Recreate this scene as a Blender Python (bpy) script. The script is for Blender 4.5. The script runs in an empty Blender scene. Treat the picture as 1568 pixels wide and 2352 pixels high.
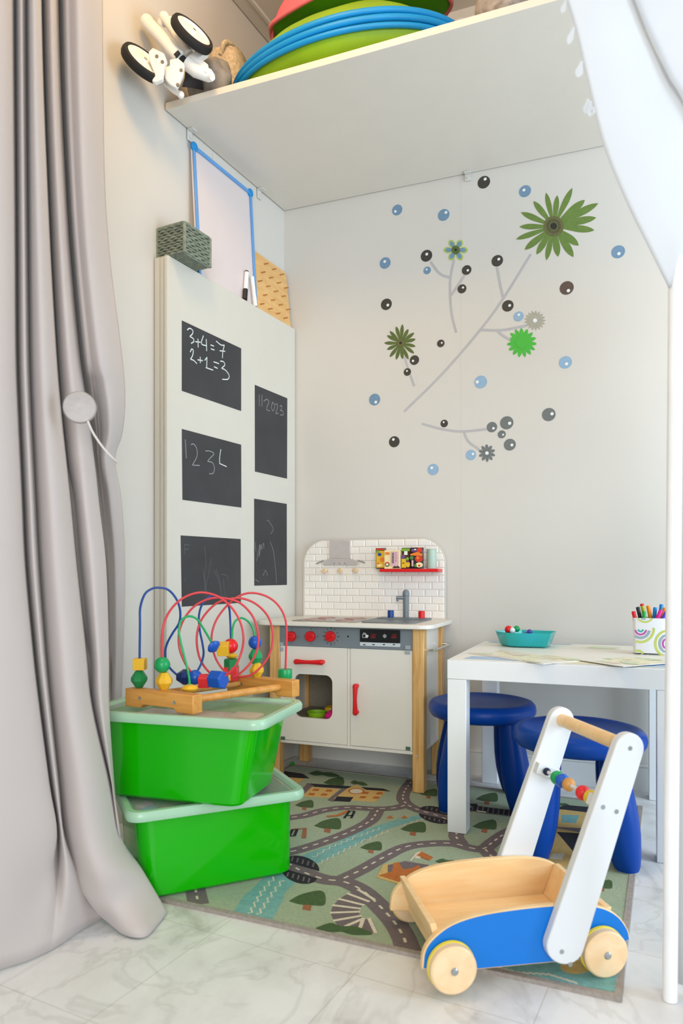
import bpy, bmesh, math, random
from mathutils import Vector, Matrix
random.seed(7)
S = bpy.context.scene
COL = S.collection
# ------------------------------------------------------------------ survey of the room
# The photograph is a level view: focal length 1645 px in a 1568x2352 frame, horizon at y=1318,
# eye 0.68 m above the floor, turned 21.3 degrees to the left of the back wall's normal.
F, CX, HY, H = 1645.0, 784.0, 1318.0, 0.68
YA = math.radians(21.3); sn, cs = math.sin(YA), math.cos(YA)
YW = 2.43                                   # back wall
def ray(px, py):
    x = (px-CX)/F
    return (-sn+x*cs, cs+x*sn, (HY-py)/F)
def atz(px, py, z=0.0):
    d = ray(px, py); t = (z-H)/d[2]; return Vector((d[0]*t, d[1]*t, z))
def aty(px, py, Y=YW):
    d = ray(px, py); t = Y/d[1]; return Vector((d[0]*t, Y, H+d[2]*t))
def atd(px, py, t):
    d = ray(px, py); return Vector((d[0]*t, d[1]*t, H+d[2]*t))
def atpl(px, py, p, n):
    d = ray(px, py)
    t = (n[0]*p[0]+n[1]*p[1]+n[2]*(p[2]-H))/(n[0]*d[0]+n[1]*d[1]+n[2]*d[2])
    return Vector((d[0]*t, d[1]*t, H+d[2]*t))
COR = aty(652, 485); COR = (COR.x, YW)
LA = math.radians(6.1); LD = Vector((math.sin(LA), math.cos(LA), 0)); LN = Vector((math.cos(LA), -math.sin(LA), 0))
def atl(px, py, off=0.0):
    return atpl(px, py, (COR[0]+LN.x*off, COR[1]+LN.y*off, 0), LN)
def onl(Y, off, z):                          # point beside the left wall
    k = (Y-COR[1])/LD.y
    return Vector((COR[0]+LD.x*k, Y, z))+LN*off
CR = Vector((cs, sn, 0)); CF = Vector((-sn, cs, 0)); UP = Vector((0, 0, 1))

# ------------------------------------------------------------------ materials
def lin(c):
    if isinstance(c, str):
        c = c.lstrip('#'); c = [int(c[i:i+2], 16)/255 for i in (0, 2, 4)]
    return tuple(x/12.92 if x <= .04045 else ((x+.055)/1.055)**2.4 for x in c)
MATS = {}
def mat(name, c, rough=.5, metal=0., var=.04, vs=12., bump=0., bs=60., coat=0., trans=0., alpha=1., spec=.5, sheen=0., ior=1.45, sss=0., stretch=(1, 1, 1)):
    if name in MATS: return MATS[name]
    m = bpy.data.materials.new(name); m.use_nodes = True
    nt = m.node_tree; b = nt.nodes['Principled BSDF']
    col = lin(c)
    tc = nt.nodes.new('ShaderNodeTexCoord'); mp = nt.nodes.new('ShaderNodeMapping')
    mp.inputs['Scale'].default_value = stretch
    nt.links.new(tc.outputs['Object'], mp.inputs['Vector'])
    nz = nt.nodes.new('ShaderNodeTexNoise'); nz.inputs['Scale'].default_value = vs; nz.inputs['Detail'].default_value = 4
    nt.links.new(mp.outputs['Vector'], nz.inputs['Vector'])
    rp = nt.nodes.new('ShaderNodeValToRGB'); e = rp.color_ramp.elements
    e[0].position = .3; e[1].position = .7
    e[0].color = tuple(max(0, v*(1-var)) for v in col)+(1,); e[1].color = tuple(min(1, v*(1+var)) for v in col)+(1,)
    nt.links.new(nz.outputs['Fac'], rp.inputs['Fac']); nt.links.new(rp.outputs['Color'], b.inputs['Base Color'])
    b.inputs['Roughness'].default_value = rough; b.inputs['Metallic'].default_value = metal
    b.inputs['Coat Weight'].default_value = coat; b.inputs['Coat Roughness'].default_value = .06
    b.inputs['Transmission Weight'].default_value = trans; b.inputs['Alpha'].default_value = alpha
    b.inputs['Specular IOR Level'].default_value = spec; b.inputs['IOR'].default_value = ior
    b.inputs['Sheen Weight'].default_value = sheen
    if sss:
        b.inputs['Subsurface Weight'].default_value = sss; b.inputs['Subsurface Radius'].default_value = (.02, .02, .02)
        b.inputs['Subsurface Scale'].default_value = 1.
    if bump:
        n2 = nt.nodes.new('ShaderNodeTexNoise'); n2.inputs['Scale'].default_value = bs; n2.inputs['Detail'].default_value = 3
        nt.links.new(mp.outputs['Vector'], n2.inputs['Vector'])
        bp = nt.nodes.new('ShaderNodeBump'); bp.inputs['Strength'].default_value = bump; bp.inputs['Distance'].default_value = .004
        nt.links.new(n2.outputs['Fac'], bp.inputs['Height']); nt.links.new(bp.outputs['Normal'], b.inputs['Normal'])
    MATS[name] = m
    return m
def wood(name, a, b_, scale=14., stretch=(8, 8, .8), rough=.45):
    if name in MATS: return MATS[name]
    m = bpy.data.materials.new(name); m.use_nodes = True
    nt = m.node_tree; b = nt.nodes['Principled BSDF']
    tc = nt.nodes.new('ShaderNodeTexCoord'); mp = nt.nodes.new('ShaderNodeMapping'); mp.inputs['Scale'].default_value = stretch
    nt.links.new(tc.outputs['Object'], mp.inputs['Vector'])
    nz = nt.nodes.new('ShaderNodeTexNoise'); nz.inputs['Scale'].default_value = scale; nz.inputs['Detail'].default_value = 5; nz.inputs['Distortion'].default_value = .6
    nt.links.new(mp.outputs['Vector'], nz.inputs['Vector'])
    rp = nt.nodes.new('ShaderNodeValToRGB'); e = rp.color_ramp.elements; e[0].position = .35; e[1].position = .65
    e[0].color = lin(a)+(1,); e[1].color = lin(b_)+(1,)
    nt.links.new(nz.outputs['Fac'], rp.inputs['Fac']); nt.links.new(rp.outputs['Color'], b.inputs['Base Color'])
    b.inputs['Roughness'].default_value = rough
    MATS[name] = m
    return m
def marble():
    m = bpy.data.materials.new('marble_tiles'); m.use_nodes = True
    nt = m.node_tree; N = nt.nodes.new; L = nt.links.new; b = nt.nodes['Principled BSDF']
    tc = N('ShaderNodeTexCoord')
    mp = N('ShaderNodeMapping'); mp.inputs['Rotation'].default_value = (0, 0, math.radians(6.5)); mp.inputs['Location'].default_value = (.8483, -.785, 0)
    L(tc.outputs['Object'], mp.inputs['Vector'])
    n1 = N('ShaderNodeTexNoise'); n1.inputs['Scale'].default_value = 5.5; n1.inputs['Detail'].default_value = 9; n1.inputs['Roughness'].default_value = .6; n1.inputs['Distortion'].default_value = .5
    ms = N('ShaderNodeMapping'); ms.inputs['Scale'].default_value = (1.2, .9, 1); ms.inputs['Rotation'].default_value = (0, 0, .9)
    L(tc.outputs['Object'], ms.inputs['Vector']); L(ms.outputs['Vector'], n1.inputs['Vector'])
    r1 = N('ShaderNodeValToRGB'); e = r1.color_ramp.elements
    e[0].position = .27; e[0].color = lin('#bcbab6')+(1,); e[1].position = .6; e[1].color = lin('#e8e8e7')+(1,)
    k = r1.color_ramp.elements.new(.4); k.color = lin('#dddcda')+(1,)
    L(n1.outputs['Fac'], r1.inputs['Fac'])
    n2 = N('ShaderNodeTexNoise'); n2.inputs['Scale'].default_value = 2.4; n2.inputs['Detail'].default_value = 6; n2.inputs['Distortion'].default_value = 2.2
    L(ms.outputs['Vector'], n2.inputs['Vector'])
    r2 = N('ShaderNodeValToRGB'); e = r2.color_ramp.elements
    e[0].position = .47; e[0].color = (1, 1, 1, 1); e[1].position = .53; e[1].color = (1, 1, 1, 1)
    k = r2.color_ramp.elements.new(.5); k.color = lin('#b9b5ae')+(1,)
    L(n2.outputs['Fac'], r2.inputs['Fac'])
    mx = N('ShaderNodeMix'); mx.data_type = 'RGBA'; mx.blend_type = 'MULTIPLY'; mx.inputs[0].default_value = .25
    L(r1.outputs['Color'], mx.inputs[6]); L(r2.outputs['Color'], mx.inputs[7])
    br = N('ShaderNodeTexBrick'); br.offset = 0; br.squash = 1
    br.inputs['Scale'].default_value = 1; br.inputs['Brick Width'].default_value = .3; br.inputs['Row Height'].default_value = .3
    br.inputs['Mortar Size'].default_value = .0012; br.inputs['Mortar Smooth'].default_value = .2
    br.inputs['Color1'].default_value = (1, 1, 1, 1); br.inputs['Color2'].default_value = (.9, .92, .93, 1); br.inputs['Mortar'].default_value = (.78, .76, .73, 1)
    L(mp.outputs['Vector'], br.inputs['Vector'])
    m2 = N('ShaderNodeMix'); m2.data_type = 'RGBA'; m2.blend_type = 'MULTIPLY'; m2.inputs[0].default_value = 1
    L(mx.outputs[2], m2.inputs[6]); L(br.outputs['Color'], m2.inputs[7]); L(m2.outputs[2], b.inputs['Base Color'])
    b.inputs['Roughness'].default_value = .42
    return m

W = {}
# ------------------------------------------------------------------ mesh builder
class B:
    def __init__(s): s.bm = bmesh.new()
    def face(s, pts, mi=0):
        vs = [s.bm.verts.new(p) for p in pts]
        try: f = s.bm.faces.new(vs); f.material_index = mi; return f
        except ValueError: return None
    def prism(s, pts0, pts1, mi=0, mi_top=None, caps=True):
        a = [s.bm.verts.new(p) for p in pts0]; b = [s.bm.verts.new(p) for p in pts1]; n = len(a)
        fs = []
        for i in range(n):
            fs.append(s.bm.faces.new((a[i], a[(i+1) % n], b[(i+1) % n], b[i])))
        for f in fs: f.material_index = mi
        if caps:
            f = s.bm.faces.new(a[::-1]); f.material_index = mi
            f = s.bm.faces.new(b); f.material_index = mi if mi_top is None else mi_top
        return s
    def box(s, a, b, mi=0, M=None):
        x0, y0, z0 = a; x1, y1, z1 = b
        p = [Vector(q) for q in ((x0, y0, z0), (x1, y0, z0), (x1, y1, z0), (x0, y1, z0))]; q = [Vector((v.x, v.y, z1)) for v in p]
        if M is not None: p = [M@v for v in p]; q = [M@v for v in q]
        return s.prism(p, q, mi)
    def ring(s, c, x, y, r, n): return [c+x*(r*math.cos(2*math.pi*i/n))+y*(r*math.sin(2*math.pi*i/n)) for i in range(n)]
    def cyl(s, p0, p1, r0, r1=None, n=24, mi=0):
        p0, p1 = Vector(p0), Vector(p1); r1 = r0 if r1 is None else r1
        w = (p1-p0).normalized(); x = w.orthogonal().normalized(); y = w.cross(x)
        return s.prism(s.ring(p0, x, y, r0, n), s.ring(p1, x, y, r1, n), mi)
    def rows(s, rows, mi=0, close=False, caps=False):
        vs = [[s.bm.verts.new(p) for p in r] for r in rows]
        n = len(vs[0])
        for i in range(len(vs)-1):
            for j in range(n if close else n-1):
                k = (j+1) % n
                try: f = s.bm.faces.new((vs[i][j], vs[i][k], vs[i+1][k], vs[i+1][j])); f.material_index = mi
                except ValueError: pass
        if caps:
            for r in (vs[0][::-1], vs[-1]):
                try: f = s.bm.faces.new(r); f.material_index = mi
                except ValueError: pass
        return s
    def tube(s, pts, r, n=12, mi=0, closed=False):
        P = [Vector(p) for p in pts]; m = len(P); rr = r if isinstance(r, (list, tuple)) else [r]*m
        def tan(i):
            a = P[(i-1) % m] if closed else P[max(i-1, 0)]; b = P[(i+1) % m] if closed else P[min(i+1, m-1)]
            return (b-a).normalized()
        x = tan(0).orthogonal().normalized(); R = []
        for i in range(m):
            t = tan(i); x = (x-t*x.dot(t)).normalized(); R.append(s.ring(P[i], x, t.cross(x), rr[i], n))
        if closed: R.append(R[0])
        return s.rows(R, mi, True, not closed)
    def lathe(s, prof, c=(0, 0, 0), ax=None, n=40, mi=0):
        c = Vector(c); w = Vector(ax).normalized() if ax is not None else UP.copy()
        x = w.orthogonal().normalized(); y = w.cross(x)
        R = [s.ring(c+w*z, x, y, max(r, 1e-5), n) for r, z in prof]
        return s.rows(R, mi, True, True)
    def sph(s, c, r, mi=0, n=20, M=None):
        c = Vector(c); r = r if isinstance(r, (tuple, list)) else (r, r, r); R = []
        for i in range(n//2+1):
            a = math.pi*i/(n//2); q = []
            for j in range(n):
                b = 2*math.pi*j/n
                v = Vector((r[0]*math.sin(a)*math.cos(b), r[1]*math.sin(a)*math.sin(b), -r[2]*math.cos(a)))
                if i in (0, n//2): v = Vector((r[0]*1e-4*math.cos(b), r[1]*1e-4*math.sin(b), -r[2]*math.cos(a)))
                q.append(c+(M@v if M is not None else v))
            R.append(q)
        return s.rows(R, mi, True, True)
    def slab(s, pts, nrm, h0, h1, mi=0, mi_top=None):
        nrm = Vector(nrm)
        a = sum(((Vector(pts[i]).cross(Vector(pts[(i+1) % len(pts)]))) for i in range(len(pts))), Vector())
        P = [Vector(p) for p in pts]
        if a.dot(nrm) < 0: P = P[::-1]
        return s.prism([p+nrm*h0 for p in P], [p+nrm*h1 for p in P], mi, mi_top)
    def ribbon(s, pts, w, nrm, h, mi=0):          # flat strip lying on a surface
        P = [Vector(p) for p in pts]; nrm = Vector(nrm); a = []; b = []
        for i in range(len(P)):
            t = (P[min(i+1, len(P)-1)]-P[max(i-1, 0)]).normalized(); q = nrm.cross(t).normalized()
            ww = w[i] if isinstance(w, (list, tuple)) else w
            a.append(P[i]+q*ww/2+nrm*h); b.append(P[i]-q*ww/2+nrm*h)
        return s.rows([a, b], mi)
def obj(name, b, mats, parent=None, local=False, smooth=35, bevel=0, seg=2, recalc=True):
    bm = b.bm
    bmesh.ops.remove_doubles(bm, verts=bm.verts, dist=1e-6)
    if recalc: bmesh.ops.recalc_face_normals(bm, faces=bm.faces)
    loc = Vector()
    if parent is not None:
        if not local: bm.transform(W[parent.name].inverted())
    elif not local:
        v = [q.co for q in bm.verts]
        loc = Vector(((min(q.x for q in v)+max(q.x for q in v))/2, (min(q.y for q in v)+max(q.y for q in v))/2, min(q.z for q in v)))
        bm.transform(Matrix.Translation(-loc))
    me = bpy.data.meshes.new(name); bm.to_mesh(me); bm.free()
    for m in (mats if isinstance(mats, (list, tuple)) else [mats]): me.materials.append(m)
    me.polygons.foreach_set('use_smooth', [True]*len(me.polygons))
    me.set_sharp_from_angle(angle=math.radians(smooth))
    o = bpy.data.objects.new(name, me); COL.objects.link(o)
    if parent is not None: o.parent = parent; W[o.name] = W[parent.name].copy()
    else: o.location = loc; W[o.name] = Matrix.Translation(loc)
    if bevel:
        md = o.modifiers.new('bevel', 'BEVEL'); md.width = bevel; md.segments = seg; md.limit_method = 'ANGLE'; md.angle_limit = math.radians(40)
    return o
def tag(o, label, cat, group=None, kind=None):
    if label: o['label'] = label
    if cat: o['category'] = cat
    if group: o['group'] = group
    if kind: o['kind'] = kind
    return o
def empty(name, loc, rz=0, label=None, cat=None, group=None):
    o = bpy.data.objects.new(name, None); COL.objects.link(o); o.location = loc; o.rotation_euler = (0, 0, rz); o.empty_display_size = .05
    W[o.name] = Matrix.Translation(Vector(loc))@Matrix.Rotation(rz, 4, 'Z')
    return tag(o, label, cat, group)
def struct(name, b, m, **k):
    o = obj(name, b, m, **k); o['kind'] = 'structure'; return o
def kids(o): return [c for c in bpy.data.objects if c.parent == o]
def copy_tree(o, parent=None):
    c = o.copy(); COL.objects.link(c); c.parent = parent
    for ch in kids(o): copy_tree(ch, c)
    return c
def cat(pts, n=8, closed=False):                  # smooth curve through points
    P = [Vector(p) for p in pts]; out = []; m = len(P)
    for i in range(m if closed else m-1):
        p1, p2 = P[i], P[(i+1) % m]
        p0 = P[(i-1) % m] if closed or i else p1*2-p2
        p3 = P[(i+2) % m] if closed or i+2 < m else p2*2-p1
        for k in range(n):
            t = k/n
            out.append(.5*((2*p1)+(p2-p0)*t+(2*p0-5*p1+4*p2-p3)*t*t+(3*p1-p0-3*p2+p3)*t**3))
    if not closed: out.append(P[-1])
    return out
def c2(pts, n=6): return [(v.x, v.y) for v in cat([(p[0], p[1], 0) for p in pts], n)]
def rrect(x0, x1, y0, y1, r, n=6):
    o = []
    for cx, cy, a in ((x1-r, y0+r, -90), (x1-r, y1-r, 0), (x0+r, y1-r, 90), (x0+r, y0+r, 180)):
        for k in range(n+1):
            t = math.radians(a+90*k/n); o.append((cx+r*math.cos(t), cy+r*math.sin(t)))
    return o
exec_parts = []
# ------------------------------------------------------------------ camera, daylight, lamp
cam = bpy.data.cameras.new('camera'); co = bpy.data.objects.new('camera', cam); COL.objects.link(co); S.camera = co
co.location = (0, 0, H); co.rotation_euler = (math.pi/2, 0, YA)
cam.sensor_width = 36; cam.sensor_fit = 'AUTO'; cam.lens = F/2352*36; cam.shift_y = (HY-1176)/2352
cam.clip_start = .02
cam.dof.use_dof = True; cam.dof.focus_distance = 2.1; cam.dof.aperture_fstop = 4.5
S.view_settings.view_transform = 'Standard'; S.view_settings.look = 'None'; S.view_settings.gamma = 1; S.view_settings.use_curve_mapping = False
S.view_settings.exposure = .29
w = bpy.data.worlds.new('sky'); S.world = w; w.use_nodes = True
bg = w.node_tree.nodes['Background']; bg.inputs['Color'].default_value = (.84, .92, 1, 1); bg.inputs['Strength'].default_value = .36
def area(name, loc, tgt, sx, sy, power, col):
    l = bpy.data.lights.new(name, 'AREA'); l.shape = 'RECTANGLE'; l.size = sx; l.size_y = sy; l.energy = power; l.color = col
    o = bpy.data.objects.new(name, l); COL.objects.link(o); o.location = loc
    o.rotation_euler = (Vector(tgt)-Vector(loc)).to_track_quat('-Z', 'Y').to_euler(); return o
area('terrace_door_daylight', (1.25, -2.5, 1.35), (-.2, 2.0, .85), 2.2, 1.9, 84, (.95, .975, 1))
area('side_window_daylight', (1.7, 1.5, 1.0), (.0, 2.3, .9), 1.0, 1.5, 34, (.68, .84, 1))
pl = bpy.data.lights.new('warm_ceiling_lamp', 'POINT'); pl.energy = 14; pl.color = (1, .6, .2); pl.shadow_soft_size = .12
po = bpy.data.objects.new('warm_ceiling_lamp', pl); COL.objects.link(po); po.location = (-.75, 1.1, 2.45)

# ------------------------------------------------------------------ room shell
M_wall = mat('white_wall_panel', '#d1cdc5', .42, var=.012, vs=3, bump=.02, bs=30)
M_ceil = mat('white_ceiling', '#d9d3c6', .6, var=.01)
M_trim = mat('white_trim', '#e9e8e4', .4, var=.01)
b = B(); b.box((-1.7, -1.6, -.06), (2.3, 2.55, 0)); struct('floor', b, marble(), local=True)
b = B(); b.box((-1.7, -1.6, 2.61), (2.3, 2.55, 2.7)); struct('ceiling', b, M_ceil)
b = B()
seamx = [aty(1058, 1000).x, aty(1058, 1000).x+1.13]
xs = [COR[0]-.12, seamx[0], seamx[1], 2.3]
for i in range(3): b.box((xs[i]+(.0002 if i else 0), YW, 0), (xs[i+1]-.0002, YW+.1, 2.61))
b.box((COR[0], YW+.0006, 0), (2.3, YW+.09, 2.6))
struct('wall_back', b, M_wall, recalc=True)
b = B()
def lwall(y0, y1):
    p = [onl(y0, 0, 0), onl(y1, 0, 0), onl(y1, -.1, 0), onl(y0, -.1, 0)]; b.prism(p, [q+UP*2.61 for q in p])
lwall(2.0, 2.45); lwall(-1.2, 1.999)
struct('wall_left', b, M_wall)
b = B(); b.box((-.56, YW-.013, 0), (2.3, YW-.0005, .076)); b.box((-.56, YW-.013, .0765), (2.3, YW-.0005, .083))
struct('baseboard_back', b, M_trim, bevel=.001)
b = B(); p = [onl(-1.2, .0005, 2.565), onl(2.43, .0005, 2.565)]
for q0, q1, h0, h1 in ((.0035, .052, 2.6035, 2.6095), (.052, .062, 2.598, 2.6095)):
    r0 = [onl(-1.2, q0, h0), onl(2.429, q0, h0), onl(2.429, q1, h0), onl(-1.2, q1, h0)]; b.prism(r0, [q+UP*(h1-h0) for q in r0])
struct('trim_1', b, M_ceil)

# ------------------------------------------------------------------ overhead shelf and its clips
M_shelf = mat('white_laminate', '#dfd9ce', .35, var=.01)
ZS0, ZS1, YSF = 2.043, 2.063, 1.772
b = B(); p = [onl(YSF, .0035, ZS0), Vector((1.5, YSF, ZS0)), Vector((1.5, YW-.0028, ZS0)), onl(YW-.0028, .0035, ZS0)]
b.prism(p, [q+UP*(ZS1-ZS0) for q in p])
tag(obj('overhead_shelf', b, M_shelf, bevel=.0012), 'deep white shelf board spanning the corner high above the toy kitchen', 'shelf')
M_clip = mat('clear_plastic_clip', '#d2d0ca', .3)
for (px, py, pl_, lab) in ((434, 312, 'l', 'small clear clip under the shelf above the top corner of the whiteboard'), (594, 440, 'l', 'small clear clip under the shelf between whiteboard and room corner'), (1075, 400, 'b', 'small pale clip under the shelf on the back wall above the decals')):
    b = B()
    if pl_ == 'l':
        q = atl(px, py, .002); M = Matrix.Translation(Vector((q.x, q.y, ZS0)))@Matrix.Rotation(-LA, 4, 'Z')
        b.box((0, -.011, -.034), (.004, .011, -.0005), 0, M); b.box((.004, -.011, -.005), (.022, .011, -.0005), 0, M); b.cyl(M@Vector((.003, 0, -.022)), M@Vector((.007, 0, -.022)), .004, n=12)
    else:
        q = aty(px, py); M = Matrix.Translation(Vector((q.x, YW-.002, ZS0)))
        b.box((-.011, -.004, -.026), (.011, 0, -.0005), 0, M); b.box((-.011, -.02, -.005), (.011, -.004, -.0005), 0, M); b.cyl(M@Vector((0, -.003, -.017)), M@Vector((0, -.007, -.017)), .004, n=12)
    tag(obj('shelf_clip', b, M_clip, bevel=.0008), lab, 'clip', 'clips holding the overhead shelf')

# ------------------------------------------------------------------ white panel with chalkboard stickers
M_panel = mat('white_panel', '#cfccc1', .35, var=.01)
PO = .05; PZ = 1.591
b = B(); p = [onl(1.732, .001, .001), onl(YW-.002, .001, .001), onl(YW-.002, PO, .001), onl(1.732, PO, .001)]
b.prism(p, [q+UP*(PZ-.001) for q in p])
pan = obj('leaning_panel', b, M_panel, bevel=.0015); tag(pan, 'tall white wall panel covered with five black chalkboard stickers', 'panel')
b = B()
for o0, o1, d in ((.004, .020, .004), (.030, .034, .003), (.042, .0495, .005)):
    r0 = [onl(1.7315-d, o0, .002), onl(1.7315, o0, .002), onl(1.7315, o1, .002), onl(1.7315-d, o1, .002)]; b.prism(r0, [q+UP*(PZ-.004) for q in r0])
obj('edge_profile', b, M_panel, pan)
M_chalk = mat('blackboard_film', '#36373a', .55, var=.16, vs=9)
M_white = mat('chalk_white', '#d4dbdb', .9, var=.1, vs=200)
M_faint = mat('chalk_faint', '#94979a', .9, var=.12, vs=200); M_faint2 = mat('chalk_very_faint', '#707274', .9, var=.12, vs=200)
def z4(q): return (380+q[0]/3.36, 700+q[1]/3.36)
def chalk(corners, strokes, label):
    b = B(); b.slab([atl(*z4(c), PO) for c in corners], LN, .0003, .0009)
    o = obj('chalkboard_sticker', b, M_chalk); tag(o, label, 'chalkboard', 'chalkboard stickers on the white panel')
    for nm, m, wd, counts, st in strokes:
        it = iter(st)
        for c in (counts or [1]*len(st)):
            b = B()
            for s in [next(it) for _ in range(c)]:
                pts = cat([(x, y, 0) for x, y in s], 5) if len(s) > 2 else [Vector((x, y, 0)) for x, y in s]
                b.ribbon([atl(*z4((q.x, q.y)), PO) for q in pts], wd, LN, .0011)
            obj(nm, b, m, o)
chalk([(125, 121), (582, 337), (582, 820), (125, 664)], [('chalk_character', M_white, .0034, [2, 2, 2, 2, 3], [
    [(165, 195), (185, 182), (208, 200), (205, 225), (185, 245)], [(185, 245), (212, 262), (215, 285), (195, 298)], [(228, 285), (268, 290)], [(248, 262), (250, 330)],
    [(290, 238), (275, 300), (318, 318)], [(312, 265), (315, 358)], [(345, 310), (372, 320)], [(348, 340), (375, 350)], [(388, 280), (425, 310), (452, 312)], [(452, 312), (440, 360), (437, 412)], [(415, 355), (458, 360)]]),
    ('chalk_character', M_white, .0034, [2, 2, 3, 2, 2], [[(188, 365), (200, 342), (212, 355), (205, 395), (190, 420)], [(190, 420), (215, 430), (240, 455)], [(245, 425), (285, 432)], [(265, 402), (266, 450)], [(300, 430), (318, 405)], [(318, 405), (315, 485)], [(308, 485), (365, 505)],
    [(368, 440), (410, 455)], [(372, 478), (400, 492)], [(420, 435), (445, 440), (455, 465), (430, 490)], [(430, 490), (460, 505), (488, 545), (478, 575), (435, 575)]])],
    'black sticker chalked with two sums, 3+4=7 and 2+1=3')
chalk([(125, 958), (582, 1080), (584, 1565), (130, 1505)], [('chalk_character', M_faint, .0026, [1, 2, 2], [[(150, 1040), (158, 1185)], [(195, 1080), (215, 1075), (238, 1110), (240, 1170), (205, 1238)], [(205, 1238), (262, 1240)],
    [(305, 1128), (340, 1130), (372, 1150), (345, 1180), (322, 1208)], [(322, 1208), (360, 1220), (375, 1260), (365, 1300), (335, 1305)]]), ('chalk_character', M_white, .003, [2], [[(425, 1115), (415, 1180), (415, 1225)], [(415, 1225), (470, 1250)]])],
    'black sticker chalked with 1 2 3 and an unfinished 4')
chalk([(116, 1780), (578, 1808), (580, 2300), (125, 2330)], [('chalk_streak', M_faint2, .0012, None, [[(145, 1850), (143, 1925)], [(145, 1850), (185, 1856)], [(145, 1885), (180, 1888)], [(300, 1860), (310, 1990), (300, 2100), (320, 2240)], [(390, 2040), (420, 2150), (440, 2260)], [(350, 1960), (330, 2080), (300, 2200)], [(430, 2080), (470, 2090), (480, 2130)], [(370, 2050), (400, 2110), (420, 2190), (425, 2270)], [(445, 2120), (450, 2200), (470, 2280)], [(150, 2110), (153, 2130)], [(285, 2040), (300, 2150), (310, 2250)]]), ],
    'lowest wide black sticker with smeared chalk streaks behind the wire toy')
chalk([(688, 618), (938, 722), (936, 1342), (689, 1287)], [('chalk_character', M_faint, .0022, [1, 1, 2, 1, 2, 2], [[(720, 690), (722, 780)], [(742, 695), (743, 785)], [(755, 745), (778, 730), (795, 750), (780, 790), (778, 810)], [(778, 810), (805, 820)], [(825, 750), (815, 790), (828, 820), (840, 780), (826, 752)], [(845, 770), (858, 765), (862, 790), (848, 840)], [(848, 840), (870, 838)], [(880, 785), (893, 778), (892, 805), (882, 815)], [(882, 815), (902, 822), (905, 850), (882, 850)]])],
    'tall narrow black sticker chalked with 11 2023')
chalk([(683, 1496), (934, 1537), (935, 2162), (684, 2168)], [('chalk_streak', M_faint, .0015, None, [[(780, 1665), (795, 1668), (825, 1720), (828, 1740), (808, 1770)], [(805, 1830), (830, 1900), (845, 2020), (850, 2080), (855, 2150)], [(700, 1980), (725, 1850), (720, 1945)], [(720, 1945), (735, 1850), (738, 1890)], [(738, 1890), (755, 1840), (757, 1880)], [(690, 1830), (695, 1900)], [(750, 2090), (770, 2050), (785, 2090)], [(690, 2120), (720, 2140)]])],
    'tall narrow black sticker with a thin wavy chalk line')

# ------------------------------------------------------------------ on top of the panel
M_wb = mat('whiteboard_enamel', '#d8cdcc', .25, var=.008)
M_wbf = mat('pale_blue_frame', '#5f9bd6', .35); M_wbc = mat('blue_corner_plastic', '#0b86c8', .35)
wbo = {'t': .007, 'b': .032}
def wbp(u, v, o=0.):   # u 0..1 along the wall, v 0..1 up
    y = 1.882+(2.195-1.882)*u; z = PZ+.001+(1.998-PZ)*v
    return onl(y, .030+(.006-.030)*v+o, z)
wb = empty('whiteboard', wbp(.5, 0), 0, 'white dry-erase board in a thin blue frame leaning on the wall above the panel', 'whiteboard')
b = B(); q = [wbp(0, 0), wbp(1, 0), wbp(1, 1), wbp(0, 1)]; b.slab(q, LN, 0, .006); obj('board_surface', b, M_wb, wb)
for (u0, v0, u1, v1) in ((0, 0, .035, 1), (.965, .02, 1, 1), (.03, .97, .97, 1)):
    b = B(); b.slab([wbp(u0, v0), wbp(u1, v0), wbp(u1, v1), wbp(u0, v1)], LN, .0062, .012); obj('frame_rail', b, M_wbf, wb, bevel=.002)
for (u, v) in ((.02, .985), (.975, .985)):
    b = B(); c = wbp(u, v); b.cyl(c+LN*.004, c+LN*.0145, .014, n=20); obj('corner_cap', b, M_wbc, wb, bevel=.003)
M_rope = mat('grey_green_rope', '#7c8474', .8, var=.25, vs=60, bump=.4, bs=150)
M_rope2 = mat('dark_rope_gap', '#3a3f35', .9, var=.2)
bk = empty('woven_basket', onl(1.80, .05, PZ), -LA, 'small grey green woven basket perched on the corner of the white panel', 'basket')
L_, Wd, Hh = .116, .1, .088
b = B()
nrow = 11
for i in range(nrow):
    z = .006+i*(Hh-.010)/(nrow-1); pts = []
    per = []
    n1 = 24
    for k in range(n1): per.append((-Wd/2+Wd*k/n1, -L_/2, k))
    for k in range(n1): per.append((Wd/2, -L_/2+L_*k/n1, k))
    for k in range(n1): per.append((Wd/2-Wd*k/n1, L_/2, k))
    for k in range(n1): per.append((-Wd/2, L_/2-L_*k/n1, k))
    for j, (x, y, k) in enumerate(per):
        a = .0016*math.sin(j*math.pi/3+(i % 2)*math.pi); nx, ny = (0, -1) if j < n1 else ((1, 0) if j < 2*n1 else ((0, 1) if j < 3*n1 else (-1, 0)))
        pts.append((x+nx*a, y+ny*a, z+.0009*math.sin(j*.9+i)))
    b.tube([Vector(p) for p in pts], .0034, 7, 0, True)
obj('woven_side', b, M_rope, bk, True)
b = B(); b.box((-Wd/2+.002, -L_/2+.002, .003), (Wd/2-.002, L_/2-.002, .006))
for x0, y0, x1, y1 in ((-1, -1, 1, -.94), (-1, .94, 1, 1), (-1, -1, -.94, 1), (.94, -1, 1, 1)): b.box((x0*Wd/2*.98, y0*L_/2*.98, .006), (x1*Wd/2*.98, y1*L_/2*.98, Hh-.006))
obj('basket_lining', b, M_rope2, bk, True)
b = B()
for k in range(12): b.tube([Vector((-Wd/2+Wd*(k+.5)/12, -L_/2+.001, .003)), Vector((-Wd/2+Wd*(k+.5)/12, L_/2-.001, .003))], .0034, 7)
obj('woven_base', b, M_rope, bk, True)
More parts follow.
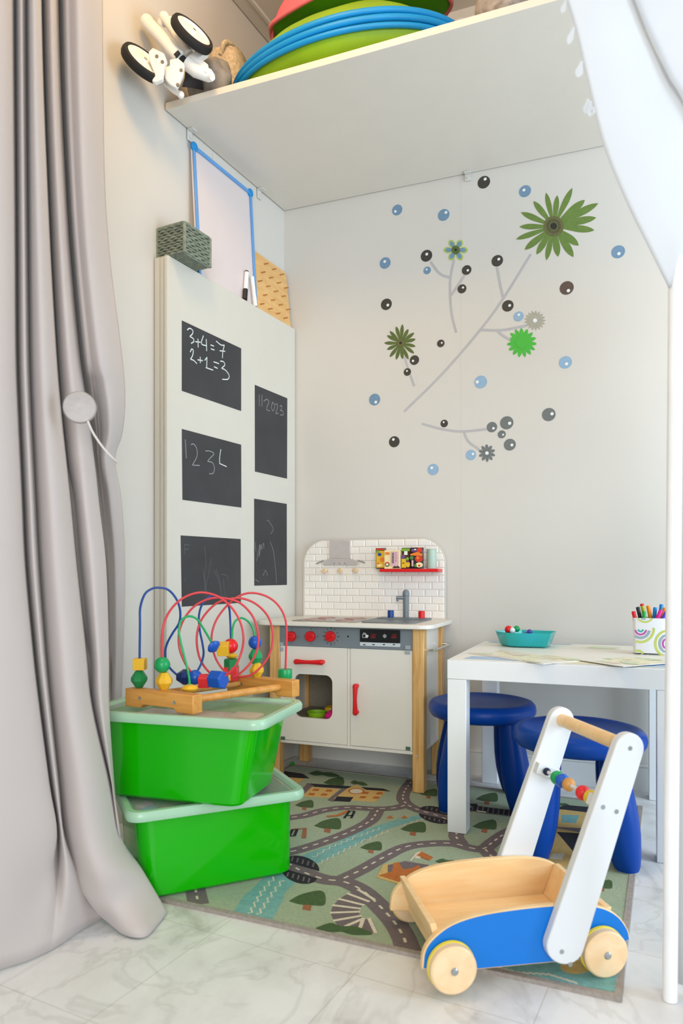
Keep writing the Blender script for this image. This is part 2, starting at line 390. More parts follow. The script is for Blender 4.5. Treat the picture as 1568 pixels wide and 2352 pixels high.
for x, y in ((-1, -1), (1, -1), (1, 1), (-1, 1)):
    b = B(); b.tube([Vector((x*Wd/2, y*L_/2, z)) for z in (.002, Hh/2, Hh)], .005, 8); obj('corner_post', b, M_rope, bk, True)
b = B(); b.tube([Vector((x, y, Hh-.001)) for x, y in rrect(-Wd/2, Wd/2, -L_/2, L_/2, .008, 3)], .005, 8, 0, True); obj('rim', b, M_rope, bk, True)
M_peg = wood('plywood_board', '#d9a968', '#e4b97a', 6, (2, 2, 10)); M_pegp = wood('brown_peg', '#a9743c', '#bd8648', 10)
def pgp(u, v, o=0.):
    y = 2.199+(2.422-2.199)*u; z = PZ+.001+.214*v
    return onl(y, .030+(.008-.030)*v+o, z)
pg = empty('pegboard', pgp(.5, 0), 0, 'plywood pegboard with rows of short wooden pegs leaning in the corner', 'pegboard')
b = B(); b.slab([pgp(0, 0), pgp(1, 0), pgp(1, .96), pgp(.96, 1), pgp(.04, 1), pgp(0, .96)], LN, 0, .006); obj('board', b, M_peg, pg)
for i in range(8):
    for j in range(5):
        if (i+j) % 2: continue
        u = .10+.80*i/7; v = .12+.76*j/4
        if u < .15 and v > .85: continue
        b = B(); c = pgp(u, v); b.cyl(c+LN*.005, c+LN*.024-UP*.001, .0024, n=8); obj('peg', b, M_pegp, pg)
M_mw = mat('marker_white', '#eeeeec', .3); M_mk = mat('marker_black', '#1c1c1e', .35)
mk = empty('marker_pen', onl(2.115, .042, PZ), 0, 'white marker with black cap standing cap down against the whiteboard', 'marker', 'whiteboard markers')
d = (onl(2.135, .037, PZ+.105)-onl(2.115, .043, PZ)).normalized(); o0 = onl(2.115, .044, PZ+.001)
b = B(); b.cyl(o0+d*.042, o0+d*.105, .0072); obj('barrel', b, M_mw, mk, bevel=.001)
b = B(); b.cyl(o0+d*.004, o0+d*.041, .0082); b.cyl(o0, o0+d*.006, .006); obj('cap', b, M_mk, mk)
b = B(); b.cyl(o0+d*.105, o0+d*.109, .0064); obj('end_plug', b, M_mk, mk)
mk = empty('marker_pen', onl(2.168, .044, PZ), 0, 'plain white marker leaning beside the pegboard edge', 'marker', 'whiteboard markers')
o0 = onl(2.172, .047, PZ+.001); d = (onl(2.160, .042, PZ+.1)-o0).normalized()
b = B(); b.cyl(o0+d*.03, o0+d*.098, .0066); obj('barrel', b, M_mw, mk, bevel=.001)
b = B(); b.cyl(o0, o0+d*.03, .0074); obj('cap', b, M_mw, mk, bevel=.001)
# ------------------------------------------------------------------ wall stickers
M_br = mat('sticker_grey_stem', '#b3b2b4', .5); M_dk = mat('sticker_dark_brown', '#3d3a33', .5, var=.1, vs=80); M_gy = mat('sticker_grey_and_glare', '#6d7271', .5, var=.08, vs=80)  # last grey: dark dots with glare put into the colour; flower itself grey
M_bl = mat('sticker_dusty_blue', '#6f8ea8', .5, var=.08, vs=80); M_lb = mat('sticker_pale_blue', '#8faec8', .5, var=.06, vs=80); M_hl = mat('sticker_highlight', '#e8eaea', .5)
M_dg = mat('sticker_olive_green', '#66803a', .5, var=.1, vs=60); M_d2 = mat('sticker_moss_green', '#566630', .5, var=.12, vs=60); M_bg = mat('sticker_bright_green', '#46b33c', .5)
M_tp = mat('sticker_taupe', '#a8a697', .5); M_ly = mat('sticker_lime', '#a9bf5e', .5); M_bm = mat('sticker_brown', '#5a4a42', .5, var=.1, vs=80)
BN = Vector((0, -1, 0))
def z5(q): return (840+q[0]/2.529, 380+q[1]/2.529)
def wp(q): return aty(*z5(q))
dots = [(685, 98, 36, M_dk, 8, -18, 'large dark dot topmost on the back wall, close under the shelf'),
 (924, 150, 34, M_bl, -6, -6, 'blue dot beside the top petals of the big olive flower'),
 (182, 259, 31, M_bl, -10, 9, 'blue dot leftmost of the two high on the left of the back wall'),
 (452, 288, 34, M_bl, 13, -14, 'blue dot above the small lime edged flower'),
 (112, 567, 33, M_bl, -2, -8, 'blue dot left of the dark dot on the small flower stem'),
 (352, 525, 34, M_dk, 2, -9, 'dark dot on the left twig of the small lime edged flower'),
 (356, 610, 22, M_bl, -3, -5, 'smallest blue dot, tucked under the left twig'),
 (585, 608, 28, M_dk, 7, 2, 'dark dot at the tip of the right twig below the lime edged flower'),
 (558, 717, 26, M_dk, 6, -7, 'dark dot just below the twig tip dot, beside the curved stem'),
 (763, 554, 33, M_dk, 9, -9, 'dark dot on the short twig rising from the long straight stem'),
 (1465, 502, 37, M_bl, 4, 11, 'blue dot farthest right on the back wall'),
 (1166, 712, 39, M_bm, 10, 16, 'large brown dot below the right side of the big olive flower'),
 (119, 807, 33, M_dk, 9, 5, 'dark dot above the left moss green flower'),
 (824, 816, 33, M_dk, 11, -2, 'dark dot touching the middle of the long straight stem'),
 (887, 877, 29, M_lb, 1, -9, 'pale blue dot beside the taupe flower'),
 (435, 1034, 22, M_dk, 6, -3, 'small dark dot alone between the curved stem and the moss green flower'),
 (282, 1131, 28, M_dk, -8, 5, 'dark dot close below the moss green flower'),
 (241, 1200, 22, M_dk, -2, -6, 'small dark dot on the short stem of the moss green flower'),
 (1159, 1144, 36, M_lb, 6, 9, 'pale blue dot to the right below the bright green flower'),
 (667, 1258, 37, M_lb, -20, 0, 'large pale blue dot below the middle of the long stem'),
 (51, 1360, 34, M_bl, 7, 15, 'blue dot farthest left on the back wall'),
 (1062, 1447, 38, M_gy, 19, -4, 'large glare-greyed dot alone at the lower right of the decals'),
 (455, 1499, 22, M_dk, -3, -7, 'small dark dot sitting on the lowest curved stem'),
 (818, 1495, 38, M_gy, 17, 3, 'largest glare-greyed dot of the cluster at the end of the lowest stem'),
 (732, 1520, 30, M_gy, 9, 7, 'glare-greyed dot on the very tip of the lowest stem'),
 (789, 1562, 23, M_gy, 8, 2, 'smallest glare-greyed dot in the middle of the cluster'),
 (836, 1622, 34, M_gy, 12, 2, 'lowest glare-greyed dot of the cluster'),
 (165, 1605, 32, M_dk, -5, -13, 'dark dot low on the left of the decals'),
 (610, 1682, 30, M_lb, 12, -6, 'pale blue dot touching the slate flower'),
 (391, 1766, 33, M_lb, -8, -9, 'pale blue dot lowest of all the decals')]
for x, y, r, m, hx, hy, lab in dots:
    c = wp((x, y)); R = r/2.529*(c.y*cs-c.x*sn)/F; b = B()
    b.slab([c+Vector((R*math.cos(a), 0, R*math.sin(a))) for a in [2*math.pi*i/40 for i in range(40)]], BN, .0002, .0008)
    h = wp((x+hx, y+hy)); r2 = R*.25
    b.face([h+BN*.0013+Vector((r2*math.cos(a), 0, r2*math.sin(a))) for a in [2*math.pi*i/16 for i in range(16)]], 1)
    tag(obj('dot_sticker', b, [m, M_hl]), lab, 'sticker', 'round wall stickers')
def stems(lab, lines, w=.0078):
    b = B()
    for i, l in enumerate(lines):
        pts = cat([(x, y, 0) for x, y in l], 8) if len(l) > 2 else [Vector((x, y, 0)) for x, y in l]
        b.ribbon([wp((q.x, q.y)) for q in pts], w, BN, .0006+.0001*i)
    tag(obj('stem_sticker', b, M_br), lab, 'sticker', 'grey stem wall stickers')
stems('long straight grey stem running up to the big olive flower', [[(222, 1430), (440, 1215), (665, 955), (800, 770), (958, 516)], [(797, 768), (780, 690), (762, 590)], [(665, 955), (780, 957), (860, 945), (935, 930)], [(765, 960), (795, 988), (838, 1012)]])
stems('curved grey stem with twigs under the small lime edged flower', [[(525, 972), (500, 870), (490, 760), (492, 650), (512, 548)], [(490, 652), (430, 628), (375, 560)], [(495, 755), (540, 690), (575, 635)]])
stems('short grey stem under the moss green flower', [[(282, 1283), (252, 1200), (224, 1110)]])
stems('lowest curved grey stem with a twig to the slate flower', [[(325, 1500), (450, 1533), (560, 1545), (700, 1532)], [(568, 1545), (598, 1605), (660, 1650)]])
PF = [(0, .42), (.15, .45), (.3, .58), (.45, .8), (.58, .97), (.68, 1), (.78, .92), (.87, .7), (.94, .4), (1, 0)]
def pf(s):
    for (a, x), (c, y) in zip(PF, PF[1:]):
        if s <= c: return x+(y-x)*(s-a)/(c-a)
    return 0
def petal(c, t, w, k=1., base=.12):
    cx, cy = c; tx, ty = t; dx, dy = tx-cx, ty-cy; L = math.hypot(dx, dy); nx, ny = -dy/L, dx/L; a = []; bb = []
    for i in range(17):
        s = i/16; hw = w*pf(s); a.append((cx+dx*s+nx*hw, cy+dy*s+ny*hw)); bb.append((cx+dx*s-nx*hw, cy+dy*s-ny*hw))
    return a+bb[-2::-1]
def flower(lab, cen, tips, w, m, mc, rc, to=z5, k=.75, inner=None, dot=None, ring=None, rot=0):
    b = B(); P = lambda q: aty(*to(q))
    for i, t in enumerate(tips):
        ww = w[i] if isinstance(w, list) else w
        b.slab([P(q) for q in petal(cen, t, ww, k)], BN, .0002, .0007+.00002*i, 0)
        if inner:
            ti = (cen[0]+(t[0]-cen[0])*.86, cen[1]+(t[1]-cen[1])*.86)
            b.face([P(q)+BN*.0013 for q in petal(cen, ti, ww*.62, k)], 2)
    if rc:
        b.slab([P((cen[0]+rc*math.cos(a), cen[1]+rc*math.sin(a))) for a in [2*math.pi*i/32 for i in range(32)]], BN, .0003, .0016, 1)
    if ring:
        for rr, n, s in ring:
            for i in range(n):
                a = 2*math.pi*i/n+rr; q = (cen[0]+rr*math.cos(a), cen[1]+rr*math.sin(a))
                b.face([P((q[0]+s*math.cos(t), q[1]+s*math.sin(t)))+BN*.0019 for t in [2*math.pi*j/8 for j in range(8)]], 3)
    if dot: b.face([P((cen[0]+dot*math.cos(a), cen[1]+dot*math.sin(a)))+BN*.0021 for a in [2*math.pi*i/24 for i in range(24)]], 3)
    o = obj('flower_sticker', b, [m, mc, inner or mc, mat('sticker_black', '#2a2724', .5)]); tag(o, lab, 'sticker', 'flower wall stickers')
zb = lambda q: (1180+q[0]/7.127, 420+q[1]/7.127)
flower('very large olive green daisy sticker at the upper right of the back wall', (650, 712), [(525, 160), (710, 205), (955, 85), (1160, 280), (1380, 335), (1345, 570), (1315, 775), (1060, 1025), (975, 1215), (722, 1208), (530, 1268), (370, 1172), (175, 1097), (35, 925), (90, 720), (115, 485), (320, 300)],
       [44, 46, 50, 62, 60, 60, 58, 62, 62, 58, 46, 52, 54, 44, 46, 50, 50], M_dg, mat('sticker_seed_brown', '#65653a', .5, var=.2, vs=200), 165, zb, .8, None, 56, [(85, 16, 9), (108, 22, 9)])
flower('small blue flower sticker with lime edges on the curved stem', (522, 492), [(522+72*math.cos(a), 492+68*math.sin(a)) for a in [math.radians(55+60*i+5) for i in range(6)]], 19, M_ly, M_d2, 25, z5, .8, M_bl, 8)
flower('moss green daisy sticker at the left of the decals', (203, 1032), [(203+(88+8*(i % 2))*math.cos(math.radians(24*i+12)), 1032+(94+8*(i % 3))*math.sin(math.radians(24*i+12))) for i in range(15)], 10, M_d2, mat('sticker_seed_brown', '#65653a'), 20, z5, .85, None, 8)
flower('bright green flower sticker on the right of the long stem', (905, 1028), [(905+88*math.cos(math.radians(24*i+5)), 1030+86*math.sin(math.radians(24*i+5))) for i in range(15)], 11.5, M_bg, M_bg, 36, z5, 1.3)
flower('taupe flower sticker with a pale centre above the bright green flower', (982, 901), [(982+62*math.cos(math.radians(360/17*i)), 901+58*math.sin(math.radians(360/17*i))) for i in range(17)], 6.6, M_tp, M_hl, 12, z5, 1.0)
flower('small slate flower sticker on the lowest stem', (703, 1671), [(703+50*math.cos(math.radians(36*i+16)), 1671+52*math.sin(math.radians(36*i+16))) for i in range(10)], 9, M_gy, M_hl, 10, z5, 1.0)

# ------------------------------------------------------------------ play rug
M_rg = mat('rug_sage_green', '#9dac8b', .95, var=.1, vs=140, bump=.7, bs=420, sheen=.2); M_re = mat('rug_edge_taupe', '#a39a92', .95, var=.12, vs=120, bump=.6, bs=400)
M_rr = mat('rug_road_mauve', '#74686a', .95, var=.14, vs=150, bump=.6, bs=420); M_rw = mat('rug_cream', '#dcd2bd', .95, var=.08, vs=150, bump=.5, bs=420)
M_rt = mat('rug_teal_water', '#79aca8', .95, var=.12, vs=90, bump=.5, bs=420); M_rgr = mat('rug_dark_green', '#48603a', .95, var=.15, vs=120, bump=.5, bs=420)
M_rb = mat('rug_brown', '#9a6244', .95, var=.1, vs=120); M_ry = mat('rug_straw_yellow', '#d2b06c', .95, var=.1, vs=120, bump=.5, bs=420)
M_rk = mat('rug_black', '#26262d', .95, var=.15, vs=120, bump=.5, bs=420); M_ro = mat('rug_orange', '#b86a30', .95, var=.12, vs=120)
RM = [M_rg, M_re, M_rr, M_rw, M_rt, M_rgr, M_rb, M_ry, M_rk, M_ro]
RZ = .006
rc = [Vector((-1.11, 1.254, 0)), Vector((.0, 1.219, 0)), Vector((.058, 2.252, 0)), Vector((-1.085, 2.292, 0))]
b = B()
def rug_base():
  b.prism(rc, [p+UP*RZ for p in rc], 1, 0)
  for i in range(4):      # bound edge
    p, q = rc[i], rc[(i+1) % 4]; t = (q-p).normalized(); n = Vector((-t.y, t.x, 0))
    b.prism([p-n*.002, q-n*.002, q+n*.012, p+n*.012], [v+UP*(RZ+.0011+.0001*(i % 2)) for v in (p-n*.001, q-n*.001, q+n*.011, p+n*.011)], 1)
def rz(px, py): return atz(px, py, RZ)
LY = [0]
def up_(mi): LY[0] += 1; return UP*(.0003+.00001*LY[0])
def rpoly(pts, mi):
    P = [rz(*q) for q in pts]; h = up_(mi)
    b.slab(P, UP, .0002, h.z, mi)
def road(pts, w=.040, dash=True, n=8):
    P = [v for v in cat([rz(*q) for q in pts], n)]
    h = up_(2); b.ribbon(P, w, UP, h.z, 2)
    if dash:
        acc = 0
        for i in range(len(P)-1):
            acc += (P[i+1]-P[i]).length
        step = .034; L = 0; k = 0
        def at(s):
            a = 0
            for i in range(len(P)-1):
                l = (P[i+1]-P[i]).length
                if a+l >= s: return P[i].lerp(P[i+1], (s-a)/l)
                a += l
            return P[-1]
        while k*step+.02 < acc:
            b.ribbon([at(k*step+.006), at(k*step+.013), at(k*step+.022)], .0052, UP, h.z+.0004, 3); k += 1
def wave(pts, w=.0035, amp=4, mi=3):
    P = []
    for i in range(len(pts)-1):
        (x0, y0), (x1, y1) = pts[i], pts[i+1]; n = max(2, int(math.hypot(x1-x0, y1-y0)/7))
        for k in range(n): P.append((x0+(x1-x0)*k/n+(amp if (k % 2) else -amp)*.5, y0+(y1-y0)*k/n+(amp*.6 if (k % 2) else -amp*.6)*.5))
    h = up_(3); b.ribbon([rz(*q) for q in P], w, UP, h.z+.0002, mi)
# river
h = up_(4); b.ribbon(cat([rz(*q) for q in ((575, 2112), (612, 2052), (650, 2015), (700, 1980), (770, 1950), (860, 1907), (935, 1884), (1010, 1866))], 8), [.085]*8+[.075]*8+[.07]*8+[.06]*8+[.05]*8+[.036]*8+[.03]*9, UP, h.z, 4)
wave([(572, 2100), (600, 2050), (635, 2010)], .004, 7); wave([(592, 2102), (625, 2052), (655, 2015)], .004, 7)
wave([(718, 1970), (760, 1945), (820, 1922), (880, 1900)], .003, 5); wave([(730, 1985), (780, 1958), (840, 1930), (900, 1905)], .003, 5); wave([(920, 1898), (980, 1878)], .0028, 4)
# roads
road([(640, 1884), (668, 1878), (700, 1873), (745, 1861), (800, 1855), (860, 1858), (905, 1856), (930, 1850)])
road([(960, 1770), (945, 1795), (930, 1815), (925, 1835), (938, 1850), (965, 1862), (1005, 1874), (1040, 1890), (1062, 1905)])
road([(868, 1860), (852, 1884), (812, 1907), (760, 1928), (700, 1948), (655, 1960)])
road([(640, 1970), (668, 1987), (700, 2005), (745, 2020), (790, 2026), (832, 2046), (872, 2082), (905, 2118), (925, 2150), (938, 2185)], .047)
road([(785, 2020), (832, 1997), (880, 1970), (930, 1946), (985, 1938), (1040, 1938), (1085, 1949), (1112, 1949), (1132, 1934), (1165, 1912), (1215, 1890)])
road([(1056, 1900), (1047, 1920), (1058, 1938)]); road([(1112, 1949), (1140, 1978), (1180, 2000)])
road([(448, 2040), (452, 2060), (456, 2078)], .042)
for k in range(7):        # zebra bend
    a0 = math.radians(200-33*k); 
road([(850, 2052), (822, 2062), (800, 2078), (792, 2096), (803, 2116), (828, 2128), (860, 2126)], .055, False, 6)
for k in range(9):
    P = cat([(x, y, 0) for x, y in ((850, 2052), (822, 2062), (800, 2078), (792, 2096), (803, 2116), (828, 2128), (860, 2126))], 6); i = min(len(P)-2, 2+int(k*(len(P)-4)/8))
    t = (rz(P[i+1].x, P[i+1].y)-rz(P[i].x, P[i].y)).normalized(); n = UP.cross(t); c = rz(P[i].x, P[i].y); h = up_(3)
    b.ribbon([c-n*.03, c, c+n*.03], .0075, UP, h.z+.0003, 3)
def arcbridge(cx, cy, wx, wy, ang):
    for s in (-1, 1):
        pts = []
        for k in range(13):
            a = math.pi*k/12; x = wx*math.cos(a); y = s*wy*(.28+.75*math.sin(a)); pts.append((cx+x*math.cos(ang)-y*math.sin(ang), cy+x*math.sin(ang)+y*math.cos(ang)))
        rpoly(pts, 8)
        for k in range(1, 6):
            x = wx*(-.75+.3*(k-.5)); y0 = s*wy*.45; y1 = s*wy*.8; P = [rz(cx+x*math.cos(ang)-y*math.sin(ang), cy+x*math.sin(ang)+y*math.cos(ang)) for y in (y0, y1)]
            b.ribbon(P, .004, UP, up_(2).z+.0002, 2)
arcbridge(690, 1998, 42, 30, .28); arcbridge(1000, 1872, 38, 18, .22)
def tree(px, py, sz, lean=0):
    pts = [(-1.05, .12), (-.55, -.28), (0, -.5), (.45, -.6), (.7, -.45), (.78, 0), (.68, .42), (.2, .42), (-.35, .38), (-.75, .26)]
    P = [(px+x*sz, py+y*sz*.72) for x, y in pts]; h = up_(6)
    rpoly([(px-.32*sz, py+.2*sz), (px+.1*sz, py+.2*sz), (px+.02*sz, py+.58*sz), (px-.4*sz, py+.5*sz)], 6)
    rpoly(c2(P+[P[0]], 3)[:-1], 5)
for t in ((712, 2066, 46), (757, 1894, 34), (953, 1902, 32), (856, 1945, 27), (702, 1848, 23), (1122, 1833, 27), (1117, 1896, 30), (987, 1822, 22), (770, 1796, 26), (1386, 2033, 26), (430, 1930, 30)): tree(*t)
def bush(px, py, wx, wy):
    P = [(px-wx, py-wy*.2), (px-wx*.5, py-wy), (px-.1*wx, py-.5*wy), (px+.45*wx, py-wy*.4), (px+wx, py+wy*.8), (px+.3*wx, py+wy*.9), (px-.1*wx, py+.4*wy), (px-.6*wx, py+wy*.5)]
    rpoly(c2(P+[P[0]], 3)[:-1], 5)
for t in ((790, 2135, 65, 14), (745, 1778, 36, 7), (824, 1799, 20, 6), (1030, 1980, 30, 7), (1290, 1848, 20, 5)): bush(*t)
# school with clock, houses
rpoly([(708, 1800), (880, 1812), (896, 1818), (700, 1806)], 8); rpoly([(706, 1799), (722, 1806), (690, 1832), (682, 1826)], 2); rpoly([(716, 1808), (780, 1813), (757, 1833), (694, 1829)], 7)
rpoly([(786, 1811), (802, 1812), (765, 1842), (752, 1838)], 2); rpoly([(797, 1812), (818, 1803), (840, 1815), (886, 1818), (862, 1842), (766, 1836)], 7)
for x, y in ((722, 1815), (752, 1817), (712, 1825), (741, 1826), (836, 1822), (868, 1823), (830, 1832), (860, 1833)): rpoly([(x-1, y-3), (x+12, y-2), (x+8, y+3), (x-6, y+2)], 9)
rpoly([(818+19*math.cos(a), 1818+7*math.sin(a)) for a in [2*math.pi*i/20 for i in range(20)]], 9); rpoly([(818+15*math.cos(a), 1818+5.4*math.sin(a)) for a in [2*math.pi*i/20 for i in range(20)]], 3)
rpoly([(774, 1830), (812, 1832), (803, 1842), (766, 1840)], 8)
rpoly([(640, 1770), (695, 1778), (710, 1788), (640, 1786)], 8); rpoly([(640, 1785), (700, 1789), (680, 1803), (640, 1800)], 7)
# slides and swings
h = up_(9); b.ribbon([rz(750, 1876), rz(775, 1874), rz(800, 1863)], .012, UP, h.z, 9); b.ribbon([rz(790, 1880), rz(803, 1863), rz(814, 1864)], .007, UP, h.z, 8); b.ribbon([rz(806, 1880), rz(814, 1864)], .007, UP, h.z, 8); b.ribbon([rz(796, 1874), rz(810, 1874)], .006, UP, h.z, 8)
b.ribbon([rz(664, 1921), rz(672, 1906), rz(682, 1906), rz(676, 1921), rz(664, 1921)], .008, UP, h.z, 8); b.ribbon([rz(676, 1906), rz(700, 1903), rz(698, 1926)], .011, UP, h.z, 6)
for x in (895, 928): rpoly([(x-8, 1880), (x+1, 1874), (x+8, 1880)], 9)
# sand pit with fox, flag
rpoly([(880, 1987), (925, 1980), (975, 1985), (1000, 1998), (940, 2040), (865, 2016)], 7); rpoly([(890, 1988), (930, 1979), (985, 1988), (975, 2000), (890, 2010)], 2)
rpoly([(903, 1984), (915, 1981), (925, 1998), (945, 1995), (962, 1988), (966, 1996), (945, 2008), (920, 2028), (905, 2024), (868, 2012), (900, 2003)], 9)
b.ribbon([rz(943, 1978), rz(957, 1960)], .005, UP, h.z, 3)
rpoly([(958, 1958), (968, 1957), (965, 1973), (952, 1972)], 3); rpoly([(968, 1957), (994, 1970), (985, 1977), (956, 1966)], 9)
# lower right water with sun; house at the right
rpoly([(1050, 2208), (1390, 2180), (1420, 2100), (1440, 2180), (1412, 2278), (1180, 2240)], 4); wave([(1120, 2218), (1190, 2236), (1260, 2240), (1330, 2262)], .005, 5)
rpoly([(1322+36*math.cos(a), 2222+17*math.sin(a)) for a in [2*math.pi*i/20 for i in range(20)]], 7)
rpoly([(1274, 1860), (1368, 1862), (1420, 1890), (1416, 1960), (1350, 1998), (1240, 1985)], 7); rpoly([(1272, 1858), (1300, 1850), (1368, 1856), (1400, 1868), (1372, 1870)], 8)
rpoly([(1288, 1872), (1330, 1874), (1322, 1892), (1290, 1890)], 4); rpoly([(1262, 1900), (1345, 1904), (1400, 1912), (1345, 1916)], 2)
rpoly([(1278, 1912), (1345, 1916), (1380, 1960), (1335, 1980)], 8); rpoly([(1268, 1962), (1296, 1962), (1290, 1975), (1262, 1974)], 3)
# railway under the table
h = up_(8); b.ribbon(cat([rz(*q) for q in ((1082, 1856), (1120, 1862), (1170, 1868), (1240, 1878))], 6), .05, UP, h.z, 8)
for k in range(12): b.ribbon([rz(1086+12*k, 1851+1.4*k), rz(1083+12*k, 1866+1.4*k)], .004, UP, h.z+.0003, 2)
b.ribbon([rz(1094, 1864), rz(1116, 1867)], .009, UP, h.z+.0005, 3); b.ribbon([rz(1080, 1850), rz(1096, 1850)], .02, UP, h.z+.0004, 8)
for i in range(4):
    p, q = rc[i], rc[(i+1) % 4]; t = (q-p).normalized(); n = Vector((-t.y, t.x, 0))
    bmesh.ops.bisect_plane(b.bm, geom=b.bm.verts[:]+b.bm.edges[:]+b.bm.faces[:], plane_co=p+n*.010, plane_no=-n, clear_outer=True)
rug_base()
tag(obj('play_rug', b, RM, recalc=False), 'sage green rug printed with roads, trees, a river and houses', 'rug')
# ------------------------------------------------------------------ toy kitchen
M_k = mat('white_lacquer_board', '#e2ded4', .38, var=.01); M_pine = wood('pine', '#c99552', '#e3b877', 9, (9, 9, .7)); M_kg = mat('slate_grey_paint', '#7b848a', .45, var=.02)
M_red = mat('red_plastic', '#d9141c', .3, var=.02); M_blk = mat('black_print', '#17191d', .3); M_wpr = mat('white_print', '#e4e6e8', .5); M_met = mat('brushed_metal', '#cdc6c2', .35, .35, var=.03, vs=40, stretch=(1, 40, 1))
M_sink = mat('grey_sink_plastic', '#70797e', .4); M_hob = mat('hob_print', '#8d8a86', .25, var=.1); M_bluep = mat('navy_plastic', '#0d3f86', .3)
M_tile = mat('cream_tile', '#efebe3', .35, var=.015); M_grout = mat('tile_grout', '#d2cbc0', .7); M_chr = mat('chrome', '#d8d8d6', .15, 1.)
KX0, KX1, KY0, KY1 = -1.088, -.561, 2.132, 2.404
kt = empty('toy_kitchen', ((KX0+KX1)/2, (KY0+KY1)/2, 0), 0, 'white toy kitchen with pine legs, red handles and tiled splashback', 'toy kitchen')
LWd = .037
for x, y, z in ((KX0, KY0, RZ+.0012), (KX1-LWd, KY0, RZ+.0012), (KX1-LWd, KY1-LWd, .0005), (KX0, KY1-LWd, .0005)):
    b = B(); b.box((x, y, z), (x+LWd, y+LWd, .511)); 
    o = obj('leg', b, M_pine, kt, bevel=.003)
    if x > -.7 and y < 2.2:
        b = B(); b.cyl((x+.014, y-.0008, .121), (x+.014, y+.002, .121), .003, n=14); obj('bolt_head', b, M_met, o)
IX0, IX1 = KX0+LWd, KX1-LWd
b = B(); b.box((KX1-.024, KY0+LWd, .122), (KX1-.012, KY1-LWd, .511)); obj('side_panel', b, M_k, kt)
b = B(); b.box((KX0+.012, KY0+LWd, .122), (KX0+.024, KY1-LWd, .511)); obj('side_panel', b, M_k, kt)
b = B(); b.box((IX0, KY0+.006, .1215), (IX1, KY1-.004, .132)); b.box((KX0+.012, KY0+LWd, .1215), (KX1-.010, KY1-LWd, .132)); obj('bottom_board', b, M_k, kt, bevel=.0015)
b = B(); b.box((IX0, KY1-.02, .132), (IX1, KY1-.012, .511)); obj('back_panel', b, mat('shaded_fibreboard', '#8f8675', .8, var=.06, vs=80), kt)  # fibreboard colour darkened to carry the shade inside the oven
b = B(); b.box((IX0, KY0+.02, .196), (-.8130, KY1-.021, .200)); obj('oven_shelf', b, mat('shaded_fibreboard', '#8f8675'), kt)
b = B(); b.box((-.8125, KY0+.004, .132), (-.8035, KY1-.02, .442)); obj('divider_panel', b, M_k, kt)
b = B(); P = [(x, y) for x, y in rrect(-1.128, -.530, 2.098, 2.424, .045, 6)]
b.prism([Vector((x, y, .5115)) for x, y in P], [Vector((x, y, .524)) for x, y in P]); wt = obj('worktop', b, M_k, kt, bevel=.002)
# control panel
YF = KY0+.004
b = B(); b.box((IX0, YF, .4435), (IX1, YF+.012, .511)); cp = obj('control_panel', b, M_kg, kt)
for i, px in enumerate((670, 714, 760)):
    c = aty(px, 1461.5, YF); b = B()
    b.cyl(c+Vector((0, -.0005, 0)), c+Vector((0, -.014, 0)), .0175, .0165, 32); kn = obj('knob', b, M_red, cp, bevel=.002)
    b = B(); M = Matrix.Translation(c+Vector((0, -.014, 0)))@Matrix.Rotation(math.radians(-28 if i else 15), 4, 'Y'); b.box((-.0155, -.006, -.0038), (.0155, .001, .0038), 0, M); obj('knob_grip', b, M_red, kn, bevel=.0025)
    b = B()
    for k in range(12 if i == 2 else 4):
        a = 2*math.pi*k/(12 if i == 2 else 4)+math.pi/2; d = Vector((math.cos(a), 0, math.sin(a))); r0, r1 = (.022, .0255) if i < 2 else (.022, .029)
        b.ribbon([c+d*r0, c+d*r1], .0014 if k % 3 else .0022, BN, .0004)
    obj('dial_mark', b, M_blk, cp)
b = B(); c = aty(799, 1462, YF); b.cyl(c, c+Vector((0, -.0006, 0)), .003, n=12); obj('indicator_dot', b, M_blk, cp)
fp = lambda px, py, o=0.: aty(px, py, YF)+BN*o
p0, p1 = fp(827, 1445), fp(919, 1486)
b = B(); P = rrect(p0.x, p1.x, fp(872, 1476).z, fp(872, 1446).z, .004, 4); b.slab([Vector((x, YF, z)) for x, z in P], BN, .0002, .003); dp = obj('display', b, M_blk, cp)
b = B(); P = rrect(p0.x, p1.x, fp(872, 1484.5).z, fp(872, 1476).z, .0025, 4); b.slab([Vector((x, YF, z)) for x, z in P], BN, .0002, .0026); bs_ = obj('button_strip', b, mat('pale_button_strip', '#cfd4d8', .4), cp)
b = B()
for px in (837, 858, 882, 905): b.ribbon([fp(px-2.5, 1480.3, .0028), fp(px+2.5, 1480.5, .0028)], .003, BN, .0002)
obj('button_mark', b, M_blk, bs_)
M_led = mat('red_display_digit', '#b3232b', .4)
def zk(x, y): return fp(580+x/3.267, 1380+y/3.267)
b = B()
def line(pts, w=.0016): b.ribbon([zk(*q) for q in pts], w, BN, .0034)
line([(828, 250), (828, 275), (848, 275), (848, 250), (828, 250)]); line([(834, 248), (834, 240), (842, 240), (842, 248)]); line([(852, 240), (846, 250)])
b.slab([zk(*q) for q in ((846, 262), (856, 248), (862, 258), (868, 254), (872, 266), (862, 278), (848, 276))], BN, .003, .0034)
for a in (0, 60, 120):
    d = Vector((math.cos(math.radians(a+90)), 0, math.sin(math.radians(a+90)))); c = zk(993, 264); b.ribbon([c-d*.0062, c+d*.0062], .0014, BN, .0034)
    for s in (-1, 1):
        for g in (-40, 40):
            e = Vector((math.cos(math.radians(a+90+g)), 0, math.sin(math.radians(a+90+g)))); b.ribbon([c+d*s*.0038, c+d*s*.0038+e*s*.0026], .001, BN, .0034)
obj('display_icon', b, M_wpr, dp)
b = B()
